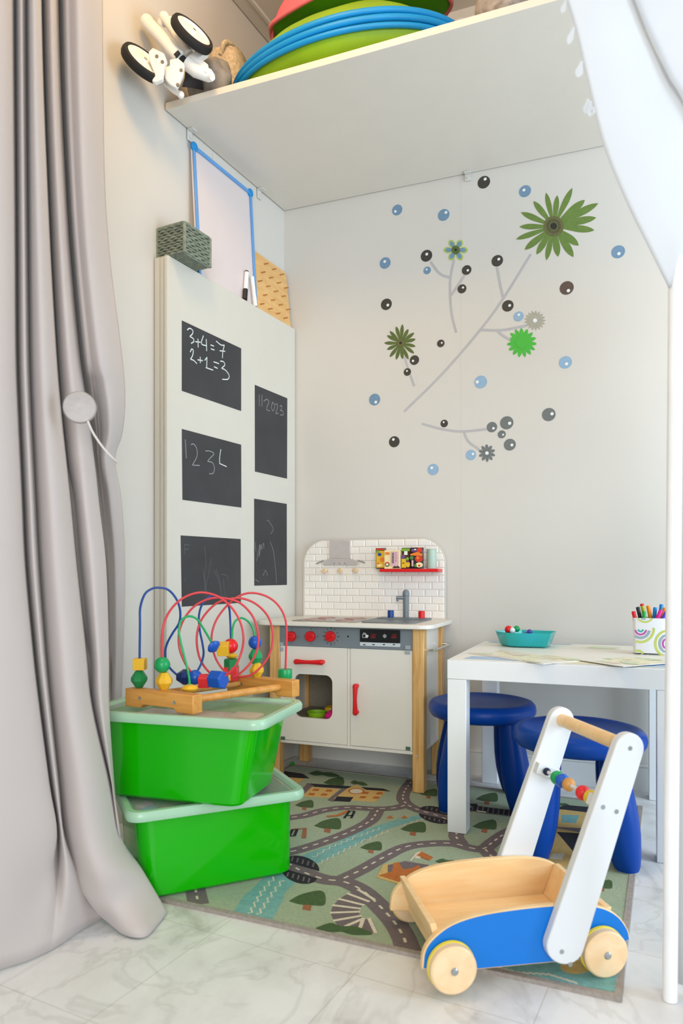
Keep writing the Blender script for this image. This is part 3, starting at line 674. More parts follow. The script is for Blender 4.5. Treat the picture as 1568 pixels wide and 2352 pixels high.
for x0 in (890, 908, 1046, 1064):
    for s in ([(0, 252), (14, 252)], [(14, 252), (14, 265)], [(14, 265), (14, 278)], [(0, 278), (14, 278)], [(0, 265), (14, 265)], [(0, 265), (0, 278)]): line([(x0+q[0], q[1]) for q in s], .0012)
line([(928, 246), (931, 249)], .0016)
obj('display_digit', b, M_led, dp)
# doors
def handle(parent, p, q, r):
    b = B(); d = (q-p); L = d.length; u = d.normalized(); pts = []; rr = []
    for k in range(17):
        t = k/16; pts.append(p+d*t+BN*(.017+.004*math.sin(math.pi*t))); rr.append(r*(1.0-.28*math.sin(math.pi*t)))
    b.tube(pts, rr, 14); b.sph(p+BN*.017, r*1.02, n=14); b.sph(q+BN*.017, r*1.02, n=14)
    for c in (p, q): b.cyl(c, c+BN*.017, r*.8, n=14)
    return obj('handle', b, M_red, parent)
DX0, DX1, DZ0, DZ1 = IX0+.0012, -.8135, .1335, .4425
x0, x1, z0, z1 = fp(675.5, 1600).x, fp(763, 1600).x, fp(719, 1650).z, fp(719, 1549.5).z
inn = rrect(x0, x1, z0, z1, .024, 8); cx_, cz_ = (x0+x1)/2, (z0+z1)/2
angs = sorted(set([round(math.atan2(z-cz_, x-cx_), 6) for x, z in inn]+[round(math.atan2(z-cz_, x-cx_), 6) for x in (DX0, DX1) for z in (DZ0, DZ1)]))
def hit(poly, a):
    d = (math.cos(a), math.sin(a)); best = None
    for i in range(len(poly)):
        (ax, ay), (bx, by) = poly[i], poly[(i+1) % len(poly)]; ax -= cx_; ay -= cz_; bx -= cx_; by -= cz_
        ex, ey = bx-ax, by-ay; den = d[0]*ey-d[1]*ex
        if abs(den) < 1e-12: continue
        t = (ax*ey-ay*ex)/den; s_ = (ax*d[1]-ay*d[0])/den
        if t > 0 and -1e-6 <= s_ <= 1+1e-6 and (best is None or t > best): best = t
    return (cx_+d[0]*best, cz_+d[1]*best)
outp = [(DX0, DZ0), (DX1, DZ0), (DX1, DZ1), (DX0, DZ1)]
I = [hit(inn, a) for a in angs]; O = [hit(outp, a) for a in angs]
b = B(); V3 = lambda q, y: Vector((q[0], y, q[1]))
b.rows([[V3(q, YF) for q in O], [V3(q, YF) for q in I], [V3(q, YF+.010) for q in I], [V3(q, YF+.010) for q in O], [V3(q, YF) for q in O]], 0, True)
od = obj('oven_door', b, M_k, kt)
handle(od, fp(685, 1518.5), fp(742, 1520), .0088)
b = B(); b.box((-.8025, YF, DZ0), (IX1-.0012, YF+.010, DZ1)); cd = obj('cupboard_door', b, M_k, kt, bevel=.0008)
handle(cd, fp(820, 1575), fp(820, 1635), .0088)
M_hin = mat('clear_hinge_pad', '#b9c4c8', .3, trans=.3); M_grs = mat('green_label', '#4a6a52', .6)
for (px, py, m, par, nm) in ((936, 1487, M_hin, cd, 'hinge_pad'), (936, 1498, M_hin, cd, 'hinge_pad'), (646, 1479, M_hin, od, 'hinge_pad'), (646, 1491, M_hin, od, 'hinge_pad'), (937, 1719, M_grs, cd, 'corner_label'), (650, 1695, M_grs, od, 'corner_label')):
    c = fp(px, py); b = B(); w2, h2 = (.0085, .0062) if m is M_hin else (.0075, .0055); b.box((c.x-w2, YF-.003, c.z-h2), (c.x+w2, YF-.0002, c.z+h2)); obj(nm, b, m, par, bevel=.0015)
# splashback with bevelled tiles
SY = 2.409
arch = [(-1.0905, .524), (-.5585, .524)]+[(-.5585-.085+.085*math.cos(math.radians(a)), .803-.085+.085*math.sin(math.radians(a))) for a in range(0, 91, 10)]+[(-1.0905+.085+.085*math.cos(math.radians(a)), .803-.085+.085*math.sin(math.radians(a))) for a in range(90, 181, 10)]
b = B(); b.prism([Vector((x, SY+.01, z)) for x, z in arch], [Vector((x, SY, z)) for x, z in arch]); sp = obj('splashback', b, M_grout, kt)
def clip(poly, cl):
    for i in range(len(cl)):
        (ax, az), (bx, bz) = cl[i], cl[(i+1) % len(cl)]; out = []
        ins = lambda p: (bx-ax)*(p[1]-az)-(bz-az)*(p[0]-ax) >= 0
        for k in range(len(poly)):
            p, q = poly[k-1], poly[k]
            if ins(p) != ins(q):
                d1 = (bx-ax)*(p[1]-az)-(bz-az)*(p[0]-ax); d2 = (bx-ax)*(q[1]-az)-(bz-az)*(q[0]-ax); t = d1/(d1-d2); out.append((p[0]+(q[0]-p[0])*t, p[1]+(q[1]-p[1])*t))
            if ins(q): out.append(q)
        poly = out
        if len(poly) < 3: return None
    return poly
b = B(); tw, th = .0485, .0249
cxm = sum(x for x, z in arch)/len(arch)
in_arch = [(-.8245+(x+.8245)*.985, .66+(z-.66)*.985) for x, z in arch]
for r_ in range(12):
    z = .5265+r_*th
    for k in range(-1, 13):
        x = -1.0915+k*tw+(tw/2 if r_ % 2 else 0)
        p = clip([(x+.0008, z+.0008), (x+tw-.0008, z+.0008), (x+tw-.0008, z+th-.0008), (x+.0008, z+th-.0008)], in_arch)
        if not p: continue
        mx_, mz_ = sum(q[0] for q in p)/len(p), sum(q[1] for q in p)/len(p)
        hw = max(abs(q[0]-mx_) for q in p); hh = max(abs(q[1]-mz_) for q in p)
        if hw < .004 or hh < .004: continue
        ins = [(mx_+(q[0]-mx_)*(1-.0028/hw), mz_+(q[1]-mz_)*(1-.0028/hh)) for q in p]
        b.prism([Vector((q[0], SY-.0001, q[1])) for q in p], [Vector((q[0], SY-.0016, q[1])) for q in ins])
obj('wall_tile', b, M_tile, sp, smooth=10)
hp = lambda px, py: aty(px, py, SY-.002)
b = B(); b.slab([hp(*q) for q in ((758, 1241), (805.5, 1241), (805.5, 1283), (758, 1283))], BN, .0003, .006)
b.slab([hp(*q) for q in ((744, 1288), (758, 1283.2), (805.5, 1283.2), (822, 1288), (822, 1298), (744, 1298))], BN, .0003, .007)
hd = obj('cooker_hood', b, M_met, kt, bevel=.001)
b = B(); b.ribbon([hp(*q) for q in ((727, 1295), (744, 1287.5))], .005, BN, .004); b.ribbon([hp(*q) for q in ((822, 1287.5), (839, 1292.5))], .005, BN, .004); obj('hood_visor', b, mat('dark_metal', '#a5a09d', .35, .4), hd)
for px in (769, 781, 793):
    b = B(); c = hp(px, 1294); b.cyl(c+BN*.0072, c+BN*.008, .0022, n=10); obj('hood_button', b, M_sink, hd)
for px, py in ((744, 1311.5), (780, 1311), (815, 1310)):
    b = B(); c = aty(px, py, SY-.02); c.y = SY-.001; b.cyl(c, c+BN*.016, .0055, n=16); b.cyl(c+BN*.016, c+BN*.024, .0095, .008, n=20); obj('hook_peg', b, wood('light_peg', '#d9b88c', '#e6cba5', 10), kt, bevel=.001)
SHY = 2.345
a0, a1 = aty(871, 1310, SHY), aty(1006, 1310, SHY)
ZSH = aty(935, 1306.5, SHY).z
b = B(); b.box((a0.x, SHY, ZSH-.0105), (a1.x, SY-.0018, ZSH)); obj('spice_shelf', b, M_red, kt, bevel=.0015)
# hob, sink, tap
b = B(); b.box((-1.015, 2.15, .5242), (-.79, 2.36, .5262)); hb = obj('hob', b, M_hob, kt, bevel=.0008)
for cx2, cy2, r2 in ((-.955, 2.21, .036), (-.85, 2.21, .03), (-.955, 2.31, .03), (-.85, 2.31, .036)):
    b = B(); b.tube([Vector((cx2+r2*math.cos(t), cy2+r2*math.sin(t), .5266)) for t in [2*math.pi*i/28 for i in range(28)]], .0014, 6, 0, True); obj('hob_ring', b, mat('hob_ring_print', '#b98a80', .4), hb)
b = B()
def rr3(x0, x1, y0, y1, r, z): return [Vector((x, y, z)) for x, y in rrect(x0, x1, y0, y1, r, 5)]
b.rows([rr3(-.775, -.598, 2.15, 2.315, .02, .5243), rr3(-.775, -.598, 2.15, 2.315, .02, .5275), rr3(-.762, -.611, 2.162, 2.305, .018, .5275), rr3(-.752, -.621, 2.172, 2.295, .03, .5255)], 0, True, True)
b.box((-.775, 2.315, .5243), (-.598, 2.375, .531)); sk = obj('sink', b, M_sink, kt, bevel=.0008)
b = B(); tb = aty(932, 1418, 2.345); tb.z = .531
b.cyl(tb, tb+UP*.075, .0098, .0105, 24); b.lathe([(.0115, 0), (.0118, .006), (.0105, .014), (.006, .0195), (0, .021)], tb+UP*.075, n=24)
e = tb+UP*.068; f = e+Vector((-.030, -.014, 0)); b.tube([e, e.lerp(f, .5), f], .0062, 14); b.cyl(f+Vector((.004, .002, -.004)), f+Vector((.004, .002, -.013)), .004, n=14)
obj('tap', b, M_sink, kt, bevel=.0006)
for px, m, nm in ((897, M_bluep, 'cold_tap_knob'), (968, M_red, 'hot_tap_knob')):
    b = B(); c = aty(px, 1418, 2.345); c.z = .531; b.cyl(c, c+UP*.0245, .0108, n=26); obj(nm, b, m, kt, bevel=.0012)
# towel rail
b = B(); xr = -.535; r0, r1 = Vector((xr, 2.165, .4435)), Vector((xr, 2.385, .4435)); b.tube([r0-Vector((0, .008, 0)), r0, r1, r1+Vector((0, .008, 0))], .0044, 12)
for q in (r0, r1): b.cyl(Vector((-.5615 if q is r1 else -.573, q.y, q.z)), q, .0034, n=10)
obj('towel_rail', b, M_chr, kt)
# food packets on the red shelf
ZP = ZSH+.0006
M_pk = [mat('packet_'+n, c, .4) for n, c in (('brown', '#4a2f20'), ('yellow', '#e4b62b'), ('red', '#d23a24'), ('cream', '#f0dfa8'), ('green', '#7aa63a'), ('purple', '#6b4a7e'), ('orange', '#e8802c'), ('blue', '#2c4f93'), ('pink', '#d9b0b8'), ('black', '#2a2322'), ('white', '#efe8dc'), ('grass', '#4f7f45'))]
PB, PYl, PR, PC, PG, PP, PO_, PBl, PPk, PBk, PWh, PGr = M_pk
def zq(x, y, Y): return aty(850+x/9.22, 1240+y/9.22, Y)
def packet(lab, x0, x1, ytop, base, art, Y, dep=.02, kind='food_packet', cat_='packet', pouch=True):
    p, q = zq(x0, 600, Y), zq(x1, 600, Y); zt = zq((x0+x1)/2, ytop, Y).z; ms = []
    root = empty(kind, ((p.x+q.x)/2, Y+dep/2, ZP), 0, lab, cat_, 'play food packets on the red shelf')
    b = B()
    if pouch:
        n = 8; rows = []
        for i in range(9):
            t = i/8; z = ZP+(zt-ZP)*t; d = dep*(.35+.65*math.sin(math.pi*min(1, .15+t*.85))); w_ = (q.x-p.x)/2*(1-.04*math.sin(math.pi*t)); c = (p.x+q.x)/2
            rows.append([Vector((c+w_*sx, Y+dep/2+sy*d/2, z)) for sx, sy in ((-1, 0), (-.7, -1), (.7, -1), (1, 0), (.7, 1), (-.7, 1))])
        b.rows(rows, 0, True, True)
    else: b.box((p.x, Y, ZP), (q.x, Y+dep, zt))
    obj('packet_body', b, base, root)
    for k, (m, pts) in enumerate(art):
        b = B(); b.slab([zq(x, y, Y-.0005) for x, y in pts], BN, .0005, .0012+.0002*k); obj('printed_patch', b, m, root)
def circ(x, y, r, ry=None, n=18): return [(x+r*math.cos(2*math.pi*i/n), y+(ry or r)*math.sin(2*math.pi*i/n)) for i in range(n)]
def rect(x0, y0, x1, y1): return [(x0, y0), (x1, y0), (x1, y1), (x0, y1)]
packet('yellow and brown play food packet at the left end of the red shelf', 95, 318, 172, PB, [(PYl, rect(130, 230, 300, 590)), (PR, rect(125, 185, 300, 215)), (PG, circ(165, 250, 32)), (PO_, circ(255, 420, 50)), (PBl, circ(200, 310, 42, 35)), (PC, circ(200, 540, 60, 30)), (PO_, circ(170, 500, 26))], 2.358)
packet('cream play food box with a round badge on the red shelf', 300, 635, 220, PC, [(PO_, rect(318, 262, 410, 312)), (PPk, rect(440, 245, 600, 560)), (PR, circ(362, 520, 52)), (PGr, circ(362, 528, 40)), (PWh, circ(362, 520, 24)), (PB, [(470, 598), (520, 548), (560, 570), (590, 545), (632, 590), (632, 598)])]
    + [(PBk, rect(466+(i % 2)*3, 275+38*i, 500, 302+38*i)) for i in range(6)]+[(PBk, rect(540, 270+42*i, 556, 276+42*i)) for i in range(5)]+[(PPk, rect(478, 285+38*i, 490, 293+38*i)) for i in range(6)], 2.347, .024, 'food_box', 'box', False)
packet('yellow, purple and green play food packet in the middle of the red shelf', 650, 850, 165, PB, [(PYl, rect(665, 400, 760, 590)), (PG, rect(660, 180, 835, 240)), (PWh, rect(720, 240, 790, 320)), (PP, circ(700, 360, 45)), (PYl, circ(800, 520, 45, 60)), (PG, circ(790, 400, 34)), (PP, circ(800, 460, 22)), (PBk, rect(690, 480, 720, 500))], 2.352)
packet('dark red play food packet with tomatoes beside the mint tin', 842, 1120, 160, PBk, [(PP, rect(870, 190, 985, 250)), (PR, circ(1045, 215, 55)), (PO_, [(850, 300), (1000, 250), (1110, 300), (1105, 340), (850, 330)]), (PWh, rect(930, 190, 975, 215)), (PR, circ(1030, 400, 82, 70)), (PO_, circ(1010, 380, 30)), (PGr, circ(880, 380, 40)), (PC, circ(1040, 530, 75, 55)), (PR, circ(1040, 545, 24)), (PPk, rect(880, 430, 915, 560)), (PGr, circ(960, 545, 30))], 2.350)
p, q = zq(1185, 600, 2.37), zq(1385, 600, 2.37); r2 = (q.x-p.x)/2; zt = zq(1285, 200, 2.37).z
tn = empty('tin_cup', ((p.x+q.x)/2, 2.376, ZP), 0, 'plain mint green tin at the right end of the red shelf', 'tin')
M_mint = mat('mint_enamel', '#a9c0b2', .3)
b = B(); c = Vector(((p.x+q.x)/2, 2.376, ZP)); b.lathe([(r2*.96, 0), (r2, .002), (r2, zt-ZP), (r2*.92, zt-ZP), (r2*.92, .004), (0, .004)], c, n=36); obj('tin_body', b, M_mint, tn)
b = B(); b.tube([c+Vector((r2*math.cos(t), r2*math.sin(t), zt-ZP)) for t in [2*math.pi*i/32 for i in range(32)]], .0014, 8, 0, True); obj('rolled_rim', b, M_mint, tn)
# toys in the oven
M_pink = mat('hot_pink_plastic', '#d9237f', .35); M_ylw = mat('yellow_plastic', '#e3b91f', .35); M_lime = mat('lime_plastic', '#8fc222', .35)
b = B(); b.lathe([(.004, 0), (.028, .001), (.030, .010), (.018, .024), (.006, .03), (.0055, .034), (.008, .037), (0, .042)], (-.887, 2.2, .2003), n=28); tag(obj('toy_pot_lid', b, M_pink), 'pink toy seen low through the oven window', 'toy', 'toys inside the oven')
b = B(); b.lathe([(.03, 0), (.034, .016), (.031, .016), (.026, .004), (0, .004)], (-.955, 2.22, .2003), n=28); tag(obj('toy_bowl', b, M_lime), 'lime green toy bowl seen at the left of the oven window', 'toy', 'toys inside the oven')
b = B(); b.lathe([(.0, 0), (.014, .002), (.022, .012), (.019, .024), (.006, .03), (0, .031)], (-.925, 2.27, .2003), n=24); tag(obj('toy_food', b, M_ylw), 'yellow toy behind the pink one inside the oven', 'toy', 'toys inside the oven')
b = B(); c = atz(671, 1758, RZ+.004); b.sph(c+UP*.0045, (.0095, .007, .0045), n=14); b.box((c.x-.004, c.y-.0035, c.z+.005), (c.x+.004, c.y+.0035, c.z+.0125)); tag(obj('toy_piece', b, mat('vivid_green_plastic', '#1f9a24', .35)), 'tiny green toy piece dropped on the rug under the toy kitchen', 'toy')
# ------------------------------------------------------------------ white play table
M_tw = mat('white_foil', '#eceeee', .3, var=.008)
TX0, TX1, TY0, TY1, TZ = -.4215, .1285, 1.839, 2.389, .4565
tb_ = empty('play_table', ((TX0+TX1)/2, (TY0+TY1)/2, 0), 0, 'small square white table standing half on the rug', 'table')
b = B(); b.box((TX0, TY0, TZ-.05), (TX1, TY1, TZ)); obj('table_top', b, M_tw, tb_, bevel=.0012)
for x, y, z in ((TX0, TY0, RZ+.0013), (TX1-.05, TY0, .0005), (TX1-.05, TY1-.05, .0005), (TX0, TY1-.05, .0005)):
    b = B(); b.box((x+.0005, y+.0005, z), (x+.0495, y+.0495, TZ-.0505)); obj('leg', b, M_tw, tb_, bevel=.0012)
# printed sheets on the table
M_pap = mat('printed_sheet', '#efece2', .35, var=.03); M_pg = mat('print_pale_green', '#cfdcb8', .35, var=.2, vs=70); M_py = mat('print_pale_yellow', '#ece6c4', .35, var=.1, vs=60); M_pb = mat('print_sky_blue', '#a3bfe0', .35, var=.1, vs=60); M_pp = mat('print_pale_pink', '#ead8cc', .35, var=.1)  # print colours paled to carry the glare lying on the sheets
def sheet(lab, P1, P2, depth, z, patches):
    a, c = atz(*P1, z), atz(*P2, z); u = (c-a).normalized(); v = Vector((-u.y, u.x, 0)); L = (c-a).length
    b = B(); b.slab([a, c, c+v*depth, a+v*depth], UP, 0, .0014)
    for k, (mi, cx2, cy2, rx, ry) in enumerate(patches):
        P = []
        for i in range(22):
            t = 2*math.pi*i/22; rr = 1+.22*math.sin(3*t+k)+.1*math.sin(5*t+2*k); x = min(.985, max(.015, cx2+rx*rr*math.cos(t))); y = min(.985, max(.015, cy2+ry*rr*math.sin(t)))
            P.append(a+u*x*L+v*y*depth+UP*(.0015+.00005*k))
        b.face(P, mi)
    tag(obj('game_sheet', b, [M_pap, M_pg, M_py, M_pb, M_pp], recalc=False), lab, 'sheet', 'printed sheets on the table')
z0_ = TZ+.0004
b = B(); b.slab([Vector((-.405, 1.85, z0_)), Vector((.112, 1.85, z0_)), Vector((.112, 2.375, z0_)), Vector((-.405, 2.375, z0_))], UP, 0, .0012)
for k, (mi, pts) in enumerate([(3, [(-.385, 1.858), (-.27, 1.86), (-.20, 1.865), (-.30, 1.93), (-.375, 1.93)]), (3, [(0, 1.856), (.108, 1.862), (.108, 1.95), (.03, 1.88)]), (3, [(-.24, 2.345), (-.15, 2.34), (-.14, 2.365), (-.22, 2.37)]), (3, [(-.4, 2.33), (-.36, 2.32), (-.35, 2.37), (-.4, 2.37)]), (1, [(-.1, 2.26), (-.02, 2.25), (-.0, 2.31), (-.08, 2.33)]), (2, [(-.13, 1.86), (-.05, 1.86), (-.06, 1.9), (-.12, 1.91)])]):
    b.face([Vector((x, y, z0_+.0014+.00005*k)) for x, y in pts], mi)
tag(obj('game_sheet', b, [M_pap, M_pg, M_py, M_pb, M_pp], recalc=False), 'large pale sheet with blue patches lying under the other sheets on the table', 'sheet', 'printed sheets on the table')
random.seed(3)
pt = lambda n: [(random.choice([1, 2, 1, 2, 4]), random.uniform(.08, .92), random.uniform(.06, .9), random.uniform(.05, .16), random.uniform(.05, .14)) for _ in range(n)]
sheet('printed sheet with green and yellow patches in front of the teal tray', (1072, 1500), (1247, 1526), .16, TZ+.0022, [(2, .5, .5, .42, .4)]+pt(16))
sheet('printed sheet with yellow patches in front of the pen cup', (1331, 1517), (1431, 1532), .20, TZ+.0042, [(2, .5, .5, .42, .4)]+pt(14))
# teal tray with small toys
M_teal = mat('teal_translucent_plastic', '#2fd6d8', .22, trans=.55, var=.03)
ZT = TZ+.0042
tr = empty('divided_tray', (-.275, 2.255, ZT), 0, 'translucent teal divided tray of little toys on the white table', 'tray')
bp_ = [(-.316, 2.200), (-.282, 2.192), (-.262, 2.198), (-.205, 2.204), (-.200, 2.300), (-.290, 2.316), (-.352, 2.268), (-.345, 2.235)]
cx2, cy2 = -.272, 2.252
def sc(k, z): return [Vector((cx2+(x-cx2)*k, cy2+(y-cy2)*k, z)) for x, y in bp_]
b = B(); b.rows([sc(.93, ZT), sc(1, ZT+.003), sc(1.19, ZT+.042), sc(1.15, ZT+.042), sc(.96, ZT+.004)], 0, True, True); obj('tray_shell', b, M_teal, tr, bevel=.0006)
for a in (.5, 2.1, 3.7, 5.2):
    b = B(); d = Vector((math.cos(a), math.sin(a), 0)); n = Vector((-d.y, d.x, 0))*.0008; c = Vector((cx2, cy2, ZT+.003)); e = c+d*.045
    b.prism([c-n, e-n, e+n, c+n], [q+UP*.03 for q in (c-n, e-n, e+n, c+n)]); obj('divider', b, M_teal, tr)
M_gr = mat('bead_green', '#129a55', .3); M_vio = mat('violet_plastic', '#7d7fd0', .35); M_bb = mat('bead_blue', '#1556b8', .3)
def minitoy(lab, x, y, z, r, m, parts=()):
    b = B(); b.lathe([(0, 0), (r*.8, r*.1), (r, r*.6), (r*.75, r*1.1), (r*.4, r*1.35), (r*.45, r*1.6), (0, r*1.9)], (x, y, z), n=20); t = tag(obj('mini_toy', b, m), lab, 'toy', 'little toys in the teal tray')
    for m2, dx, dy, dz, r2, nm in parts:
        b = B(); b.sph((x+dx, y+dy, z+dz), r2, n=12); obj(nm, b, m2, t)
minitoy('green, red and white toy sticking out of the teal tray', -.318, 2.245, ZT+.0045, .027, M_gr, [(M_red, -.003, -.012, .044, .012, 'red_spot'), (M_wpr, .009, -.016, .042, .009, 'white_spot'), (M_gr, .020, 0, .046, .010, 'leaf')])
minitoy('violet toy in the middle of the teal tray', -.262, 2.230, ZT+.0045, .024, M_vio, [(mat('dark_violet', '#4a3f9a', .4), .006, -.013, .040, .008, 'dark_spot')])
minitoy('blue toy low at the right in the teal tray', -.232, 2.262, ZT+.0045, .015, M_bb)
# pen cup
M_cup = mat('white_printed_card', '#eef0f3', .4, var=.01)
CX0, CX1, CY0, CY1, CZ0 = .032, .112, 2.13, 2.21, TZ+.0062
pc = empty('pen_cup', ((CX0+CX1)/2, (CY0+CY1)/2, CZ0), 0, 'white square pen cup printed with rainbow arcs, full of markers', 'pen cup')
ct = aty(1490, 1420, CY0).z
b = B(); R_ = lambda i, z: [Vector((x, y, z)) for x, y in rrect(CX0+i, CX1-i, CY0+i, CY1-i, .008, 4)]
b.rows([R_(0, CZ0), R_(0, ct), R_(.0015, ct), R_(.0015, CZ0+.002)], 0, True, True); obj('cup_body', b, M_cup, pc)
M_arc = [mat('arc_'+n, c, .45) for n, c in (('lime', '#c9d56a'), ('grey', '#9fb2bb'), ('magenta', '#c554ae'), ('teal', '#3fb7ae'))]
def zc(x, y): return aty(1440+x/10.69, 1340+y/10.69, CY0)
def arc(cx, cy, r, w_, a0, a1, m, lim=(160, 1005)):
    P = []
    for k in range(25):
        a = math.radians(a0+(a1-a0)*k/24); x, y = cx+r*math.cos(a), cy+r*1.0*math.sin(a)
        if lim[0]+30 < x < lim[1]-30 and 860 < y < 1770: P.append(zc(x, y))
    if len(P) < 2: return
    b = B(); b.ribbon(P, w_/10.69*2.0/F, BN, .0004); obj('rainbow_arc', b, m, pc)
for (cx, cy, a0, a1, k) in ((330, 1120, 10, 170, 1.), (1010, 1480, 90, 270, 1.)):
    for r, w_, mi in ((60, 40, 3), (135, 42, 2), (215, 60, 1), (320, 55, 0)): arc(cx, cy, r*k, w_, a0-15 if r > 300 else a0, a1, M_arc[mi])
arc(400, 790, 90, 34, 20, 160, M_arc[1]); arc(440, 740, 210, 40, 30, 150, M_arc[0]); arc(260, 1800, 150, 50, 200, 330, M_arc[0]); arc(440, 1600, 170, 34, 60, 130, M_arc[1])
def zm(x, y, Y): return aty(1440+x/10.69, 1340+y/10.69, Y)
mk_ = [('red', '#e01418', 180, 835, 150, 690, 2.150, 'red felt pen tilting out at the left of the pen cup'), ('black', '#2a2a35', 320, 850, 255, 580, 2.158, 'black felt pen leaning left in the pen cup'),
 ('green', '#0db14b', 415, 850, 415, 690, 2.146, 'short green felt pen at the front of the pen cup'), ('yellow green', '#b5c21e', 430, 850, 358, 500, 2.185, 'tallest felt pen, yellow green with a red end'),
 ('orange', '#f7920f', 570, 850, 510, 545, 2.160, 'orange felt pen upright in the middle of the pen cup'), ('blue', '#0f86d8', 660, 850, 690, 590, 2.158, 'blue felt pen right of the orange one in the pen cup'),
 ('azure', '#1f8fe0', 790, 850, 845, 515, 2.192, 'tall azure felt pen at the back of the pen cup'), ('magenta', '#ec1fa0', 740, 850, 830, 660, 2.147, 'magenta felt pen leaning right in the pen cup'),
 ('amber', '#f58a12', 850, 850, 925, 600, 2.176, 'amber felt pen behind the magenta one in the pen cup'), ('violet', '#5a45c8', 880, 850, 985, 670, 2.150, 'violet felt pen at the right corner of the pen cup')]
for nm, c, x0, y0, x1, y1, Y, lab in mk_:
    m = mat('felt_pen_'+nm.replace(' ', '_'), c, .35); p, q = zm(x0, y0, Y), zm(x1, y1, Y+.004); d = (q-p).normalized(); L = .075
    base = p-d*.055
    base = p+ (Vector((min(max(base.x, CX0+.012), CX1-.012), Y, CZ0+.012))-p).normalized()*.058
    root = empty('felt_pen', base, 0, lab, 'felt pen', 'felt pens in the pen cup')
    b = B(); b.tube([base, p, q-d*.006], .0052, 14); obj('barrel', b, m, root)
    b = B(); b.cyl(q-d*.0062, q, .0056, .005, 14); obj('end_cap', b, M_red if nm == 'yellow green' else m, root)

# ------------------------------------------------------------------ blue stools
M_st = mat('royal_blue_plastic', '#003f98', .36, var=.03, vs=5, spec=.25); M_pad = mat('clear_foot_pad', '#cfd6da', .4)
st = empty('childs_stool', (0, 0, 0))
b = B(); b.lathe([(0, .248), (.10, .248), (.135, .250), (.149, .256), (.1555, .266), (.157, .276), (.1545, .288), (.147, .2965), (.136, .2995), (.126, .2985), (.120, .2955), (.05, .2945), (0, .2945)], n=72); obj('seat', b, M_st, st, True, smooth=60)
for k in range(4):
    a = math.radians(45+90*k); d = Vector((math.cos(a), math.sin(a), 0)); rows = []
    prof = [(0.0, .026), (.010, .0305), (.035, .0355), (.08, .0405), (.125, .0405), (.175, .037), (.225, .032), (.252, .030)]
    b = B(); R = []
    for z, r in prof:
        c = d*(.142-.042*(z/.252))+UP*(z+.001); R.append([c+Vector((r*math.cos(t), r*math.sin(t), 0)) for t in [2*math.pi*i/28 for i in range(28)]])
    b.rows(R, 0, True, True); lg = obj('leg', b, M_st, st, True, smooth=60)
    b = B(); c = d*.142; b.cyl(c, c+UP*.0018, .0255, n=24); obj('foot_pad', b, M_pad, lg, True)
s2 = copy_tree(st)
st.location = (-.384, 2.13, RZ+.0012); st.rotation_euler = (0, 0, math.radians(15)); tag(st, 'blue round stool between the toy kitchen and the table', 'stool', 'blue round stools')
s2.location = (-.096, 1.845, RZ+.0012); s2.rotation_euler = (0, 0, math.radians(5)); tag(s2, 'blue round stool behind the wooden push cart, half under the table', 'stool', 'blue round stools')

# ------------------------------------------------------------------ wooden push cart
w1 = atz(1045, 2290, RZ+.0013); CA = math.radians(31.73)
ca = empty('push_cart', (w1.x, w1.y, RZ+.0013), CA, 'wooden push cart with blue sides, white handle bars and a row of beads', 'push cart')
M_bi = wood('birch_ply', '#efc68d', '#f5d3a0', 7, (1.2, 9, 9)); M_be = mat('ply_edge', '#f3dcb4', .5, var=.08, vs=40); M_cb = mat('bright_blue_paint', '#0074cf', .35, var=.02); M_cw = mat('white_paint', '#dcdfe1', .35, var=.01)
M_whl = wood('wheel_beech', '#eecb9c', '#f5d8ae', 8, (4, 4, 4)); M_bolt = mat('zinc_bolt', '#b5bbbd', .3, .9); M_tyre = mat('yellow_rubber', '#e6d43c', .5)
BL_ = Vector((0, -1, 0))
side = c2([(-.047, .034), (-.043, .062), (-.028, .082), (.002, .101), (.045, .112), (.1, .117), (.17, .1185), (.225, .116), (.27, .107), (.3, .090), (.318, .066), (.323, .048)], 5)+[(.316, .045), (.262, .022), (.05, .024), (.0, .030)]
def panel(v0, v1, nm, out):
    b = B(); A = [Vector((u, v0, z)) for u, z in side]; Z = [Vector((u, v1, z)) for u, z in side]; b.prism(A, Z, 0)
    o = obj(nm, b, [M_bi], ca, True, bevel=.0015)
    b = B(); y = v0 if out < 0 else v1; cu, cz = .14, .075
    P = [Vector((cu+(u-cu)*.985, y, cz+(z-cz)*(.96))) for u, z in side]; b.slab(P, (0, out, 0), .0001, .0008); obj('painted_face', b, M_cb, o, True)
    return o
NP = panel(.027, .039, 'side_board', -1); FP = panel(.230, .242, 'side_board', 1)
b = B(); b.box((-.012, .0392, .032), (.285, .2298, .042)); obj('floor_board', b, M_bi, ca, True)
for u0, u1, t in ((-.012, -.030, .011), (.262, .285, .011)):
    b = B(); P = [(u0, .042), (u0+t, .042), (u1+t, .100), (u1, .100)]; b.prism([Vector((u, .0392, z)) for u, z in P], [Vector((u, .2298, z)) for u, z in P]); obj('end_board', b, M_bi, ca, True, bevel=.0015)
